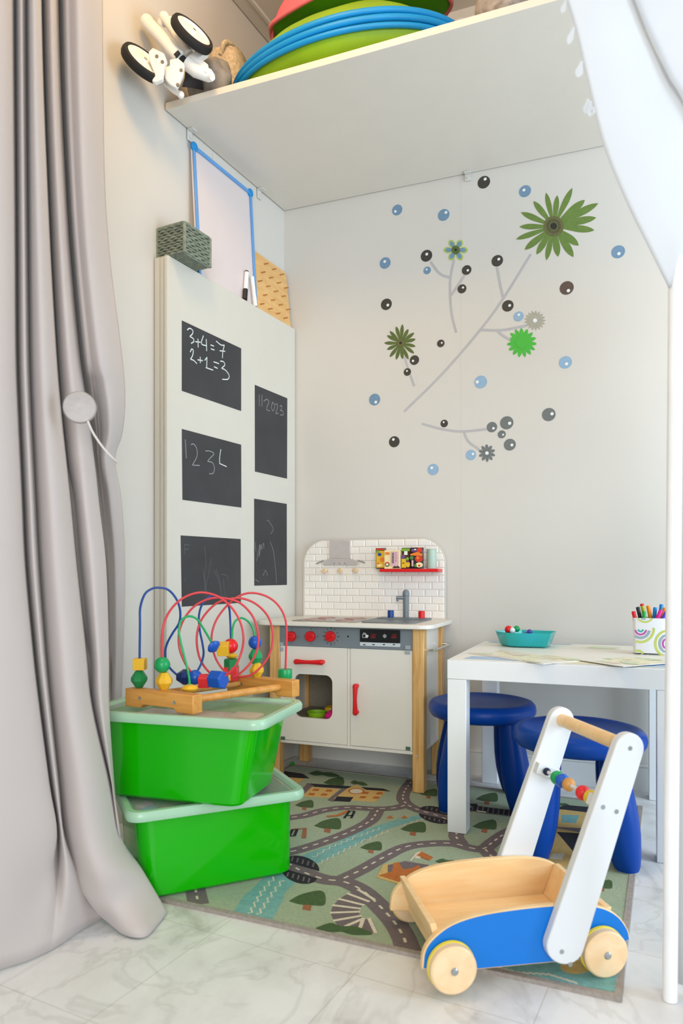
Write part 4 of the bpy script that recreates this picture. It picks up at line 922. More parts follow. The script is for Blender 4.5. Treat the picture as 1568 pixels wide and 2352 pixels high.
for u in (0, .266):
    for v0, v1, s_ in ((.003, .0255, -1), (.2435, .266, 1)):
        b = B(); r = .0387; b.lathe([(r-.003, 0), (r, .003), (r, .0195), (r-.003, .0225)], (u, v0, r), (0, 1, 0), 48); wh = obj('wheel', b, M_whl, ca, True)
        b = B(); y = v0+.0155 if s_ < 0 else v0+.007; b.tube([Vector((u+(r+.0002)*math.cos(t), y, r+(r+.0002)*math.sin(t))) for t in [2*math.pi*i/48 for i in range(48)]], .0013, 6, 0, True); b.tube([Vector((u+(r+.0002)*math.cos(t), y+.004, r+(r+.0002)*math.sin(t))) for t in [2*math.pi*i/48 for i in range(48)]], .0013, 6, 0, True); obj('yellow_tyre_band', b, M_tyre, wh, True)
        b = B(); y0 = v0 if s_ < 0 else v1; b.lathe([(.0062, 0), (.0062, .002), (.004, .0042), (0, .0045)], (u, y0, r), (0, s_, 0), 16); obj('axle_bolt', b, M_bolt, wh, True)
bot, top = Vector((.194, 0, .058)), Vector((.310, 0, .378))
ax = (top-bot).normalized(); nx = Vector((ax.z, 0, -ax.x))
def bar(v0, v1, out):
    P = []
    for k in range(13): a = math.pi/2+math.pi*k/12; q = bot+nx*.034*math.sin(a)*1+ax*.034*math.cos(a); P.append(q)
    P = [bot+nx*.034*math.cos(a)-ax*.030*math.sin(a) for a in [math.pi*k/12 for k in range(13)]]+[top+nx*.0265*math.cos(a)+ax*.027*math.sin(a) for a in [math.pi-math.pi*k/12 for k in range(13)]]
    b = B(); b.prism([q+Vector((0, v0, 0)) for q in P], [q+Vector((0, v1, 0)) for q in P]); o = obj('handle_bar', b, M_cw, ca, True, bevel=.0025, seg=3)
    y = v0 if out < 0 else v1
    for t, dx in ((-.01, -.004), (.235, -.014), (.235, .012), (.342, .0), (-.026, .018)):
        c = bot+ax*t+nx*dx; c.y = y; b = B(); b.lathe([(.0042, 0), (.0038, .0008), (0, .001)], c, (0, out, 0), 12); obj('screw', b, M_bolt, o, True)
    return o
bar(.008, .0255, -1); bar(.2435, .261, 1)
b = B(); hc = bot+ax*.342; b.cyl(Vector((hc.x, .0256, hc.z)), Vector((hc.x, .2434, hc.z)), .0128, n=28); obj('grip_dowel', b, M_bi, ca, True)
rc_ = bot+ax*.238-nx*.010
for v0, v1 in ((.0257, .041), (.228, .2433)):
    b = B(); bc_ = rc_+nx*.008; M = Matrix.Translation((bc_.x, 0, bc_.z))@Matrix.Rotation(math.atan2(ax.x, ax.z), 4, 'Y'); b.box((-.024, v0, -.010), (.024, v1, .010), 0, M); obj('bead_bracket', b, M_cw, ca, True, bevel=.001)
b = B(); b.cyl((rc_.x, .041, rc_.z), (rc_.x, .228, rc_.z), .0034, n=14); obj('bead_rod', b, M_cw, ca, True)
M_by = mat('bead_yellow', '#e2bd22', .3); M_brd = mat('bead_red', '#d8262c', .3); M_bw = mat('bead_natural', '#c68d48', .35); M_bnv = mat('bead_navy', '#121a3c', .3)
for v, m, r in ((.0545, M_by, .0135), (.082, M_brd, .0135), (.133, M_bw, .0125), (.157, M_bb, .0135), (.177, M_gr, .0135), (.220, M_bnv, .0078)):
    b = B(); prof = []
    for k in range(15):
        a = math.pi*k/14; prof.append((max(.0036, r*math.sin(a)**.8), -r*.82*math.cos(a)))
    b.lathe(prof, (rc_.x, v, rc_.z), (0, 1, 0), 26); obj('bead', b, m, ca, True)

# ------------------------------------------------------------------ green storage bins
M_bin = mat('green_plastic', '#0fae00', .1, var=.02, vs=3, coat=.2, spec=.4); M_lid = mat('mint_translucent_lid', '#b9e3c4', .22, trans=.25, var=.02); M_lidc = mat('clear_lid_sheet', '#e6efe6', .12, alpha=.22, var=.02)
def bin_(loc, rz, lab, L, D, zt, bl, bd, shift=(0, 0), over=.058):
    r = empty('storage_bin', loc, rz, lab, 'storage bin', 'green storage bins with lids')
    def sect(l, d, rad, z, sx=0, sy=0): return [Vector((x+sx, y+sy, z)) for x, y in rrect(-l/2, l/2, -d/2, d/2, rad, 6)]
    lt, dt = L-over, D-.045; zb = zt-.012
    b = B(); sx, sy = shift
    b.rows([sect(bl-.014, bd-.014, .024, .0008, sx, sy), sect(bl, bd, .03, .007, sx, sy), sect(lt*.985, dt*.985, .036, zb-.012), sect(lt, dt, .036, zb-.010), sect(lt, dt, .036, zb-.0005), sect(lt-.004, dt-.004, .034, zb-.0005), sect(bl-.004, bd-.004, .028, .010, sx, sy)], 0, True, True)
    obj('bin_body', b, M_bin, r, True)
    b = B(); b.rows([sect(L-.004, D-.004, .03, zb-.008), sect(L, D, .032, zb-.003), sect(L, D, .032, zb+.005), sect(L-.008, D-.008, .03, zt), sect(L-.03, D-.03, .024, zt), sect(L-.042, D-.042, .02, zt-.006), sect(L-.042, D-.042, .02, zt-.009), sect(L-.03, D-.03, .024, zb), sect(L-.012, D-.012, .03, zb-.008), sect(L-.004, D-.004, .03, zb-.008)], 0, True, False)
    lid = obj('lid', b, M_lid, r, True, recalc=True)
    b = B(); b.rows([sect(L-.0425, D-.0425, .02, zt-.0062), sect(L-.0425, D-.0425, .02, zt-.0085)], 0, True, True); obj('lid_window', b, M_lidc, lid, True)
    return r
e_, n_ = Vector((.691, .723, 0)), Vector((.723, -.691, 0))
lc = e_*.413+n_*(-1.645)
ZL = .197
bin_((lc.x, lc.y, RZ+.0012), math.atan2(.723, .691), 'lower green storage bin, turned askew on the rug', .392, .33, ZL-RZ-.0012, .332, .275, (.004, -.004), .042)
ZU = ZL+.0006
bin_((-.8906, 1.383, ZU), math.radians(5.0), 'upper green storage bin carrying the wire bead toy', .432, .266, .386-ZU, .330, .192, (-.010, -.008))
# contents glimpsed through the lids
def blob(lab, c, r, m, nm='toy_block', cat_='toy'):
    b = B(); b.box((c[0]-r[0], c[1]-r[1], c[2]), (c[0]+r[0], c[1]+r[1], c[2]+r[2])); tag(obj(nm, b, m, bevel=.004), lab, cat_, 'toys inside the green bins')
ZI = ZL-.052
for dx, dy, r, m, lab in ((-.138, 0.085, (.014, .014, .036), mat('sky_blue_toy', '#2f9bd0', .4), 'blue toy showing through the left corner of the lower lid'),
        (-.142, 0.045, (.013, .018, .034), mat('pink_toy', '#d9a0c8', .4), 'pink toy showing through the lower lid near the curtain'),
        (-.100, 0.097, (.018, .012, .035), mat('tan_toy', '#c9a070', .4), 'tan toy behind the blue one under the lower lid'),
        (.12, -.03, (.028, .035, .034), mat('olive_toy', '#b7b08a', .5), 'khaki toy under the right end of the lower lid')):
    c0 = lc+e_*dx+n_*dy; blob(lab, (c0.x, c0.y, ZI), r, m)
for x, y, r, m, lab in ((-.87, 1.38, (.05, .055, .058), mat('pale_wood_toy', '#cfa98e', .5), 'pale pinkish brown toys showing through the upper lid'),
        (-.765, 1.352, (.022, .032, .060), mat('brown_toy', '#9a6a58', .5), 'brown toy at the front right of the upper lid'),
        (-.79, 1.432, (.034, .026, .058), mat('sand_toy', '#d6c0a0', .5), 'sand coloured toy at the back right of the upper lid'),
        (-.985, 1.36, (.05, .06, .058), mat('putty_toy', '#bfae9c', .5), 'putty coloured toy at the left under the upper lid')):
    blob(lab, (x, y, .305), r, m)

# ------------------------------------------------------------------ wire bead toy
M_hw = wood('honey_wood', '#c98a3e', '#dc9f4e', 8, (1, 9, 9)); ZM = .3865
mzA, mzB = atz(287, 1622, ZM), atz(443, 1642, ZM)
ub = (mzB-mzA).normalized(); vb = Vector((-ub.y, ub.x, 0)); Lb = (mzB-mzA).length
far = atz(672, 1603, ZM)
mz = empty('bead_maze', (mzA+mzB)/2+vb*.13, math.atan2(ub.y, ub.x), 'wooden bead maze with red, blue and green wires on the stacked bins', 'bead maze')
# the far block, parallel to the near one
fv = (far-mzB).dot(vb); fu = (far-mzB).dot(ub)
BH, BT = .040, .030
M_w = [mat('wire_blue', '#14438f', .3), mat('wire_red', '#d23a42', .3), mat('wire_green', '#13a05a', .3)]
def block(o, nm):
    # block with a shallow arch cut underneath
    prof = [(0, 0), (.045, 0), (.055, .008), (Lb-.055, .008), (Lb-.045, 0), (Lb, 0), (Lb, BH), (0, BH)]
    b = B(); b.prism([o+ub*x+UP*z for x, z in prof], [o+ub*x+UP*z+vb*BT for x, z in prof]); k = obj(nm, b, M_hw, mz, bevel=.002)
    for x in (.045, Lb-.052):
        b = B(); c = o+ub*x+UP*.021; b.lathe([(.0042, 0), (.004, .0008), (.002, .0002), (0, .0002)], c, -vb, 14); obj('screw', b, M_bolt, k)
block(mzA, 'end_block'); fo = mzB+ub*fu+vb*fv-ub*Lb; block(fo, 'end_block')
for x in (.035, Lb-.040):
    b = B(); p = mzA+ub*x+vb*BT+UP*.022; q = fo+ub*x+UP*.022; b.cyl(p-vb*.001, q+vb*.001, .0085, n=20); obj('dowel', b, M_hw, mz)
def dep(p): return p.x*-sn+p.y*cs
dA, dB = dep(mzA+vb*BT/2), dep(mzB+vb*BT/2); dC, dD = dep(fo+vb*BT/2), dep(fo+ub*Lb+vb*BT/2)
def near(px): return dA+(dB-dA)*(px-287)/(443-287)
def farp(px): return dC+(dD-dC)*(px-510)/(672-510)
zm3 = lambda x, y: (240+x/3.267, 1320+y/3.267)
def wire(pts, m, r=.0026):
    # pts: (zoom x, zoom y, s) with s = 0 at the near block, 1 at the far block
    P = []
    for x, y, s in pts:
        px, py = zm3(x, y); P.append(atd(px, py, near(min(px, 443))*(1-s)+farp(max(px, 540))*s if 0 else 1.575*(1-s)+1.76*s))
    b = B(); b.tube(cat(P, 8), r, 10); return obj('wire', b, m, mz, smooth=80)
wire([(262, 845, 0.1), (263, 620, .1), (266, 380, .1), (268, 250, .1), (300, 150, .1), (350, 108, .12), (407, 97, .14), (480, 115, .16), (540, 185, .2), (567, 270, .24), (560, 360, .28), (510, 440, .3), (468, 520, .32), (455, 590, .33), (470, 670, .34), (530, 740, .34), (590, 772, .34), (660, 760, .36), (715, 690, .42), (742, 600, .5), (735, 520, .56), (715, 420, .62), (708, 310, .7), (735, 220, .76), (800, 160, .84), (880, 175, .9), (930, 235, .96), (942, 330, 1), (947, 480, 1), (950, 640, 1), (945, 760, 1)], M_w[0])
wire([(445, 855, 0), (436, 740, 0), (430, 600, 0), (432, 450, .0), (455, 340, .02), (510, 245, .04), (590, 175, .06), (690, 137, .1), (780, 140, .12), (870, 175, .15), (960, 255, .18), (1020, 360, .2), (1042, 470, .2), (1030, 570, .2), (985, 680, .18), (920, 745, .18), (840, 790, .2), (740, 800, .25), (660, 740, .3), (600, 655, .32), (560, 540, .34), (562, 420, .36), (610, 310, .38), (690, 225, .4), (800, 178, .42), (910, 178, .45), (1020, 215, .48), (1110, 310, .5), (1150, 430, .5), (1150, 540, .5), (1110, 640, .48), (1040, 720, .46), (960, 772, .46), (880, 775, .5), (790, 735, .55), (720, 640, .58), (692, 520, .6), (700, 410, .62), (745, 310, .64), (840, 215, .66), (950, 180, .7), (1050, 182, .72), (1150, 230, .74), (1230, 320, .76), (1262, 440, .76), (1250, 560, .74), (1200, 660, .72), (1110, 745, .7), (1010, 768, .72), (910, 730, .76), (840, 640, .78), (805, 520, .8), (810, 420, .82), (850, 320, .86), (930, 220, .9), (1020, 155, .94), (1110, 137, .98), (1210, 160, 1), (1290, 215, 1), (1345, 300, 1), (1365, 400, 1), (1362, 560, 1), (1356, 770, 1)], M_w[1])
wire([(640, 870, 0), (632, 760, 0), (600, 620, 0), (570, 500, .02), (558, 420, .04), (575, 345, .06), (630, 312, .1), (690, 330, .16), (730, 385, .22), (770, 450, .28), (810, 515, .34), (870, 552, .42), (930, 540, .55), (955, 480, .7), (960, 410, .8), (980, 350, .88), (1025, 325, .94), (1070, 345, .98), (1105, 390, 1), (1122, 450, 1), (1130, 600, 1), (1142, 770, 1)], M_w[2])
M_by2 = mat('bead_mustard', '#e6b52a', .35); M_rd2 = mat('bead_coral', '#e5333a', .35); M_dn = mat('bead_dark_blue', '#0d2a66', .35); M_gd = mat('bead_dark_green', '#168245', .35)
def bead(x, y, s, kind, r, m, axis=None):
    px, py = zm3(x, y); c = atd(px, py, 1.575*(1-s)+1.76*s); rr = r/3.267*(1.575*(1-s)+1.76*s)/F; ax_ = Vector(axis) if axis is not None else UP; b = B()
    if kind == 'ball': b.lathe([(max(.0005, rr*math.sin(math.pi*k/16)), -rr*math.cos(math.pi*k/16)) for k in range(17)], c, ax_, 24)
    elif kind == 'oct': b.lathe([(rr*.45, -rr), (rr*.98, -rr*.2), (rr*.98, rr*.2), (rr*.45, rr)], c, ax_, 8)
    elif kind == 'disc': b.lathe([(rr*.3, -rr*.45), (rr*.8, -rr*.3), (rr, 0), (rr*.8, rr*.3), (rr*.3, rr*.45)], c, ax_, 24)
    elif kind == 'hex': b.lathe([(rr*.9, -rr*.8), (rr, -rr*.65), (rr, rr*.65), (rr*.9, rr*.8)], c, ax_, 6)
    elif kind == 'cyl': b.lathe([(rr*.96, -rr*.62), (rr, -rr*.55), (rr, rr*.55), (rr*.96, rr*.62)], c, ax_, 28)
    else:
        M = Matrix.Translation(c)@ax_.to_track_quat('Z', 'Y').to_matrix().to_4x4()@Matrix.Rotation(.35, 4, 'Z'); b.box((-rr, -rr, -rr), (rr, rr, rr), 0, M)
    obj('bead', b, m, mz, smooth=25 if kind in ('oct', 'hex') else 40, bevel=.0008 if kind in ('cube', 'hex') else 0)
bead(266, 670, .1, 'cube', 43, M_by2); bead(260, 782, .1, 'oct', 62, M_gd)
bead(432, 676, 0, 'ball', 60, M_gr); bead(447, 797, 0, 'oct', 64, M_by2); bead(640, 852, 0, 'disc', 62, M_by2)
bead(602, 768, .34, 'oct', 60, M_dn, CR); bead(678, 770, .3, 'ball', 56, M_bb); bead(748, 797, .24, 'cube', 40, M_rd2, CR); bead(850, 788, .2, 'hex', 72, M_bb, CR*.9-CF*.45)
bead(820, 540, .36, 'disc', 54, M_bb, (CR*.6-UP*.5-CF*.5)); bead(890, 556, .46, 'cube', 42, M_by2, CR); bead(945, 535, .58, 'ball', 56, M_red, CR)
bead(955, 608, 1, 'disc', 46, M_by2); bead(950, 675, 1, 'hex', 56, M_gd); bead(952, 740, 1, 'cube', 50, M_rd2); bead(930, 775, .46, 'cyl', 24, M_by2, CR)
bead(1128, 508, 1, 'ball', 50, M_bb); bead(1132, 612, 1, 'oct', 54, M_gr); bead(1142, 716, 1, 'oct', 56, M_by2); bead(1354, 742, 1, 'cyl', 54, M_gr)
# ------------------------------------------------------------------ curtain with magnetic tieback
M_cur = mat('mauve_beige_curtain', '#bfb5b1', .75, var=.015, vs=4, bump=.05, bs=500, sheen=.3)
CP, CNn = (-.995, .935, 0), (.9, -.433, 0)
def cpt(px, py, d):
    q = atpl(px, py, CP, CNn); o = Vector((0, 0, H)); v = q-o; t = v.dot(CF); return o+v*((t-d)/t)
def cloth(b, rows, nu=6, nv=5):
    R = [cat(r, nu) for r in rows]; cols = [cat([r[j] for r in R], nv) for j in range(len(R[0]))]
    b.rows([[cols[j][i] for j in range(len(cols))] for i in range(len(cols[0]))])
def lerp_(tab, y):
    for (a, x), (c, q) in zip(tab, tab[1:]):
        if y <= c: return x+(q-x)*(y-a)/(c-a)
    return tab[-1][1]
C1 = [(-760, 32), (0, 35), (480, 39), (800, 41), (950, 46), (1150, 55), (1300, 62), (1500, 80), (1622, 94), (1800, 117), (1920, 134)]
C2 = [(-760, 58), (0, 62), (480, 66), (800, 70), (950, 75), (1150, 85), (1300, 93), (1500, 108), (1622, 120), (1800, 139), (1920, 152)]
CE = [(-760, 94), (0, 97), (480, 113), (800, 130), (950, 142), (1150, 163), (1300, 177), (1500, 199), (1622, 212), (1829, 260), (1920, 277)]
C3 = [(-760, 131), (0, 135), (480, 155), (800, 182), (900, 196), (1000, 210), (1057, 217), (1150, 226), (1300, 243), (1500, 249), (1640, 250), (1829, 264), (1920, 272)]
YR = [-760, 0, 480, 800, 950, 1057, 1150, 1300, 1500, 1622, 1800, 1920]
def fl(*q): return [atz(x, y, .004) for x, y in q]
def at_(pts, d): return [cpt(x, y, k) for (x, y), k in zip(pts, d)]
dS = [.0, .02, .028, .005, -.045, -.11]
rows = [[cpt(x, y, d) for x, d in zip((-160, -70, lerp_(C1, y)*.35-20, lerp_(C1, y)-14, lerp_(C1, y)-4, lerp_(C1, y)), dS)] for y in YR]
rows.append(at_([(-160, 2070), (-60, 2060), (20, 2050), (85, 2040), (118, 2030), (134, 2025)], [0, .02, .02, 0, -.01, -.03])); rows.append(fl((-160, 2290), (-60, 2252), (0, 2227), (62, 2207), (100, 2190), (118, 2181)))
b = B(); cloth(b, rows); cut = obj('curtain', b, M_cur, smooth=180, recalc=False)
tag(cut, 'long beige mauve curtain gathered at the left edge, pooling on the floor', 'curtain')
rows = [[cpt(x, y, d) for x, d in zip((lerp_(C1, y)-16, lerp_(C1, y)+2, lerp_(C1, y)*.5+lerp_(C2, y)*.5, lerp_(C2, y)-5, lerp_(C2, y)), (-.17, -.06, -.005, -.045, -.11))] for y in YR]
rows.append(at_([(112, 2035), (136, 2030), (155, 2020), (185, 2030), (205, 2040)], (-.04, -.02, 0, -.03, -.05))); rows.append(fl((98, 2191), (124, 2178), (150, 2161), (190, 2134), (240, 2108)))
b = B(); cloth(b, rows); obj('narrow_fold', b, M_cur, cut, smooth=180, recalc=False)
def s3(y):
    l, r = lerp_(C2, y), lerp_(CE, y); w_ = r-l
    return [cpt(x, y, d) for x, d in zip((l-18, l+2, l+.35*w_, l+.72*w_, r-4, r), (-.16, -.05, .005, -.005, -.06, -.13))]
rows = [s3(y) for y in YR]+[at_([(160, 1998), (186, 2014), (225, 2010), (268, 2004), (308, 1998), (324, 1994)], (-.06, -.02, .02, .02, -.01, -.04)), at_([(203, 2070), (222, 2080), (258, 2074), (300, 2062), (338, 2050), (354, 2044)], (-.03, -.005, .02, .02, 0, -.02)), fl((232, 2106), (244, 2116), (288, 2148), (333, 2152), (364, 2122), (384, 2095))]
b = B(); cloth(b, rows); obj('front_fold', b, M_cur, cut, smooth=180, recalc=False)
rows = []
for y in YR:
    l, r = lerp_(CE, y), lerp_(C3, y); w_ = r-l; gap = 9 if 1057 < y < 1560 else 2
    lo = -.28 if y < 1450 else -.13
    rows.append([cpt(x, y, max(d, lo)) for x, d in zip((l-25, l-2, l+gap, l+.5*w_, r-5, r), (-.28, -.27, -.12, -.05, -.10, -.17))])
b = B(); cloth(b, rows); obj('middle_fold', b, M_cur, cut, smooth=180, recalc=False)
R4 = [(-760, 175), (0, 180), (480, 195), (800, 226), (900, 244), (980, 250), (1057, 240), (1150, 252), (1300, 264), (1500, 265), (1640, 262), (1720, 262)]
ED = [(-760, 230), (0, 235), (480, 243), (800, 278), (900, 288), (980, 285), (1057, 264), (1150, 279), (1300, 287), (1500, 283), (1640, 278), (1720, 276)]
BK = [(-760, 0), (800, 0), (900, -.02), (980, -.04), (1057, -.07), (1150, -.16), (1300, -.28), (1500, -.38), (1640, -.42), (1720, -.44)]
rows = []
for y in (-760, 0, 480, 800, 880, 940, 1000, 1057, 1150, 1300, 1500, 1640, 1720):
    c, r, e, o_ = lerp_(C3, y), lerp_(R4, y), lerp_(ED, y), lerp_(BK, y); p_ = -.05*max(0, 1-abs(y-960)/130)
    rows.append([cpt(x, y, max(d+o_, -.47)) for x, d in zip((c-18, c+2, c+.3*(r-c), c+.55*(r-c), r, (r+e)/2+3, e), (-.30, -.21, -.10+p_, -.085+p_*1.6, -.05, -.08, -.16))])
b = B(); cloth(b, rows); obj('outer_fold', b, M_cur, cut, smooth=180, recalc=False)
for o in (cut,)+tuple(kids(cut)):
    md = o.modifiers.new('thickness', 'SOLIDIFY'); md.thickness = .0016; md.offset = 0
M_disc = mat('champagne_brushed_disc', '#a39c98', .45, .2, var=.05, vs=90)
tc_ = cpt(183, 936, .045); tk = empty('curtain_tieback', tc_, 0, 'round pearly magnetic tieback disc with a thin cord on the curtain', 'tieback')
dn = (-CF+CR*.25).normalized()
b = B(); b.lathe([(.0265, -.006), (.0285, -.004), (.029, .001), (.027, .004), (.012, .0052), (.002, .0055), (0, .0052)], tc_, dn, 48); obj('magnet_disc', b, M_disc, tk)
b = B(); b.tube(cat([tc_+CR*.014-UP*.024, cpt(214, 995, .052), cpt(238, 1030, .045), cpt(263, 1057, .03), cpt(269, 1062, -.02)], 6), .0021, 8); obj('cord', b, mat('cord_ivory', '#d9d0c9', .7), tk)

# ------------------------------------------------------------------ white play tent at the right
M_tent = mat('white_tent_cloth', '#dfe1e3', .8, var=.01, bump=.05, bs=40, sheen=.2); _nt = M_tent.node_tree; _p = _nt.nodes['Principled BSDF']; _t = _nt.nodes.new('ShaderNodeBsdfTranslucent'); _t.inputs['Color'].default_value = (.95, .96, .97, 1)
_m = _nt.nodes.new('ShaderNodeMixShader'); _m.inputs[0].default_value = .4; _o = [n for n in _nt.nodes if n.type == 'OUTPUT_MATERIAL'][0]
_nt.links.new(_p.outputs[0], _m.inputs[1]); _nt.links.new(_t.outputs[0], _m.inputs[2]); _nt.links.new(_m.outputs[0], _o.inputs['Surface'])
M_pole = mat('white_painted_pole', '#f2f3f4', .35)
tp = atz(1538, 2306); tn_ = empty('play_tent', (tp.x, tp.y, 0), 0, 'white cloth play tent with a slim white pole at the right edge', 'play tent')
b = B(); d0, d1 = atd(1538, 2300, 1.142), atd(1552, 640, 1.118); d0.z = .001; b.tube([d0, d0.lerp(d1, .5), d1, d1+(d1-d0)*.05], .0112, 20); obj('pole', b, M_pole, tn_)
Al = [(1175, -330, 1.00), (1300, 0, 1.03), (1342, 160, 1.05), (1384, 330, 1.07), (1438, 465, 1.085), (1492, 575, 1.10), (1535, 662, 1.115)]
Bl = [(1330, -330, 1.06), (1452, 0, 1.09), (1492, 100, 1.105), (1532, 180, 1.115), (1570, 245, 1.12), (1625, 370, 1.135), (1700, 560, 1.15)]
rows = []
for (ax_, ay, ad), (bx, by, bd_) in zip(Al, Bl):
    r = []
    for k in range(7):
        t = k/6; px = ax_+(bx-ax_)*t; py = ay+(by-ay)*t; dd = ad+(bd_-ad)*t-.012*math.sin(math.pi*t); r.append(atd(px, py, dd))
    rows.append(r)
b = B(); cloth(b, rows, 4, 6); o = obj('roof_cloth', b, M_tent, tn_, smooth=180, recalc=False); o.modifiers.new('thickness', 'SOLIDIFY').thickness = .003
rows = []
for i, (bx, by, bd_) in enumerate(Bl):
    rows.append([atd(bx+3+(1.5 if i % 2 else 5)+k*55, by-k*20, bd_-.014+.004*k) for k in range(6)])
b = B(); cloth(b, rows, 4, 6); o = obj('front_valance', b, M_tent, tn_, smooth=180, recalc=False); o.modifiers.new('thickness', 'SOLIDIFY').thickness = .003
rows = []
for k in range(8):
    x = .012+.07*k; rows.append([Vector((d0.x+x+.012*math.sin(k*1.7), d0.y+.02+.015*math.cos(k*2.1), z)) for z in (.012, .4, .8, 1.1)])
b = B(); cloth(b, rows, 4, 4); o = obj('side_cloth', b, M_tent, tn_, smooth=180, recalc=False); o.modifiers.new('thickness', 'SOLIDIFY').thickness = .002
for (x0, y0, x1, y1, w_, dd) in ((1318, 62, 1304, 102, 7, 1.035), (1336, 140, 1326, 178, 9, 1.045), (1350, 228, 1345, 262, 8, 1.055), (1356, 232, 1354, 268, 7, 1.054), (1362, 245, 1362, 262, 5, 1.054), (1300, 0, 1290, 30, 6, 1.03)):
    b = B(); A_ = []; Z_ = []
    for q in petal((x0, y0), (x1, y1), w_, .8, .35): A_.append(atd(q[0], q[1], dd)); Z_.append(atd(q[0], q[1], dd+.003))
    b.prism(A_, Z_); obj('leaf_fringe', b, M_tent, tn_)

# ------------------------------------------------------------------ things on the overhead shelf
ZT1 = ZS1+.0006
M_gp = mat('lime_nylon', '#86b012', .5, var=.08, vs=9, bump=.25, bs=25); M_bp = mat('azure_nylon', '#0a8fd4', .45, var=.04); M_pk_ = mat('pink_nylon', '#f0707c', .5, var=.05, vs=8, bump=.3, bs=30); M_dgp = mat('dark_lime_nylon', '#4d8a12', .5, var=.1)
LC = Vector((-.76, 2.02, 0)); RX, RY = .37, .25
pt_ = empty('popup_play_tent', (LC.x, LC.y, ZT1), 0, 'folded lime green pop-up play tent with bright blue hoops on the shelf', 'play tent')
b = B(); ell = lambda kx, ky, z: [Vector((LC.x+RX*kx*math.cos(t), LC.y+RY*ky*math.sin(t), z+.004*math.sin(5*t))) for t in [2*math.pi*i/72 for i in range(72)]]
rowsL = [ell(.02, .02, ZT1+.005), ell(.6, .6, ZT1+.006), ell(.8, .78, ZT1+.014), ell(.93, .92, ZT1+.032), ell(.985, .985, ZT1+.066), ell(.985, .985, ZT1+.092), ell(.94, .94, ZT1+.11), ell(.88, .88, ZT1+.135), ell(.75, .75, ZT1+.178), ell(.6, .6, ZT1+.214), ell(.45, .45, ZT1+.24), ell(.2, .2, ZT1+.26), ell(.02, .02, ZT1+.262)]
b.rows(rowsL, 0, True, True); obj('folded_fabric', b, M_gp, pt_, smooth=80)
for kx, z, r in ((1.0, .098, .0088), (1.004, .081, .0088), (.994, .066, .0075)):
    b = B(); b.tube([Vector((LC.x+RX*kx*math.cos(t), LC.y+RY*kx*math.sin(t), ZT1+z+.008*math.sin(2*t+z*30))) for t in [2*math.pi*i/72 for i in range(72)]], r, 10, 0, True); obj('hoop', b, M_bp, pt_, smooth=80)
PC_ = Vector((-.745, 2.035, 0))
pk = empty('play_tunnel', (PC_.x, PC_.y, ZT1+.24), 0, 'folded pink play tunnel lying on top of the green pop-up tent', 'play tunnel')
b = B(); rr = []
for i in range(9):
    q = []
    for j in range(60):
        t = 2*math.pi*j/60; a = math.radians(4+78*i/8); low = (.012*math.sin(3*t)+.02*math.cos(t+.5)+.075*max(0, math.cos(t-math.pi))**2) if i == 0 else 0
        q.append(Vector((PC_.x+(.285+.006*math.sin(7*t))*math.cos(a)*math.cos(t), PC_.y+.15*math.cos(a)*math.sin(t), ZT1+.246+.225*math.sin(a)+low)))
    rr.append(q)
b.rows(rr, 0, True, False); o = obj('tunnel_fabric', b, M_pk_, pk, smooth=80); o.modifiers.new('thickness', 'SOLIDIFY').thickness = .008
b = B(); b.tube([p-UP*.004 for p in rr[0]], .007, 8, 0, True); obj('hem', b, M_pk_, pk, smooth=80)
b = B(); b.rows([[Vector((PC_.x+(p.x-PC_.x)*k, PC_.y+(p.y-PC_.y)*k, p.z-.012+dz)) for p in rr[0]] for k, dz in ((.975, .004), (.9, .03), (.6, .06), (.02, .07))], 0, True, True); obj('green_lining', b, M_dgp, pk, smooth=80)
# grey and white bundles at the right end
M_gf = mat('grey_dotted_cloth', '#9b9490', .85, var=.35, vs=45, bump=.5, bs=25); M_wf = mat('white_cloth', '#e9e7e3', .8, var=.03, bump=.3, bs=30); M_tf = mat('taupe_cloth', '#8b7d72', .85, var=.2, vs=30, bump=.4, bs=25)
def bundle(name, lab, cat_, c, r, m, seed, amp=.16, grp=None, z0=ZT1):
    random.seed(seed); ph = [random.uniform(0, 6) for _ in range(8)]; b = B(); R = []
    n1, n2 = 18, 36
    for i in range(n1+1):
        a = math.pi*i/n1; q = []
        for j in range(n2):
            t = 2*math.pi*j/n2; k = 1+amp*(math.sin(3*t+ph[0]+2*a)*.5+math.sin(5*t+ph[1]-3*a)*.35+math.sin(4*a+ph[2]+t)*.4)*math.sin(a)
            z = -math.cos(a)*k; q.append(Vector((c[0]+r[0]*math.sin(a)*math.cos(t)*k, c[1]+r[1]*math.sin(a)*math.sin(t)*k, max(z0, z0+r[2]+r[2]*z))))
        R.append(q)
    b.rows(R, 0, True, True); o = obj(name, b, m, smooth=80); return tag(o, lab, cat_, grp)
bundle('cloth_bundle', 'grey dotted cloth bundle at the right end of the things on the shelf', 'cloth', (-.27, 1.99), (.10, .16, .13), M_gf, 2)
bundle('cloth_bundle', 'white crumpled cloth behind the right end of the blue hoops', 'cloth', (-.50, 2.335), (.10, .07, .22), M_wf, 5, .12)
bundle('cloth_bundle', 'taupe cloth heap farthest right on the overhead shelf', 'cloth', (-.03, 1.95), (.10, .15, .12), M_tf, 9)
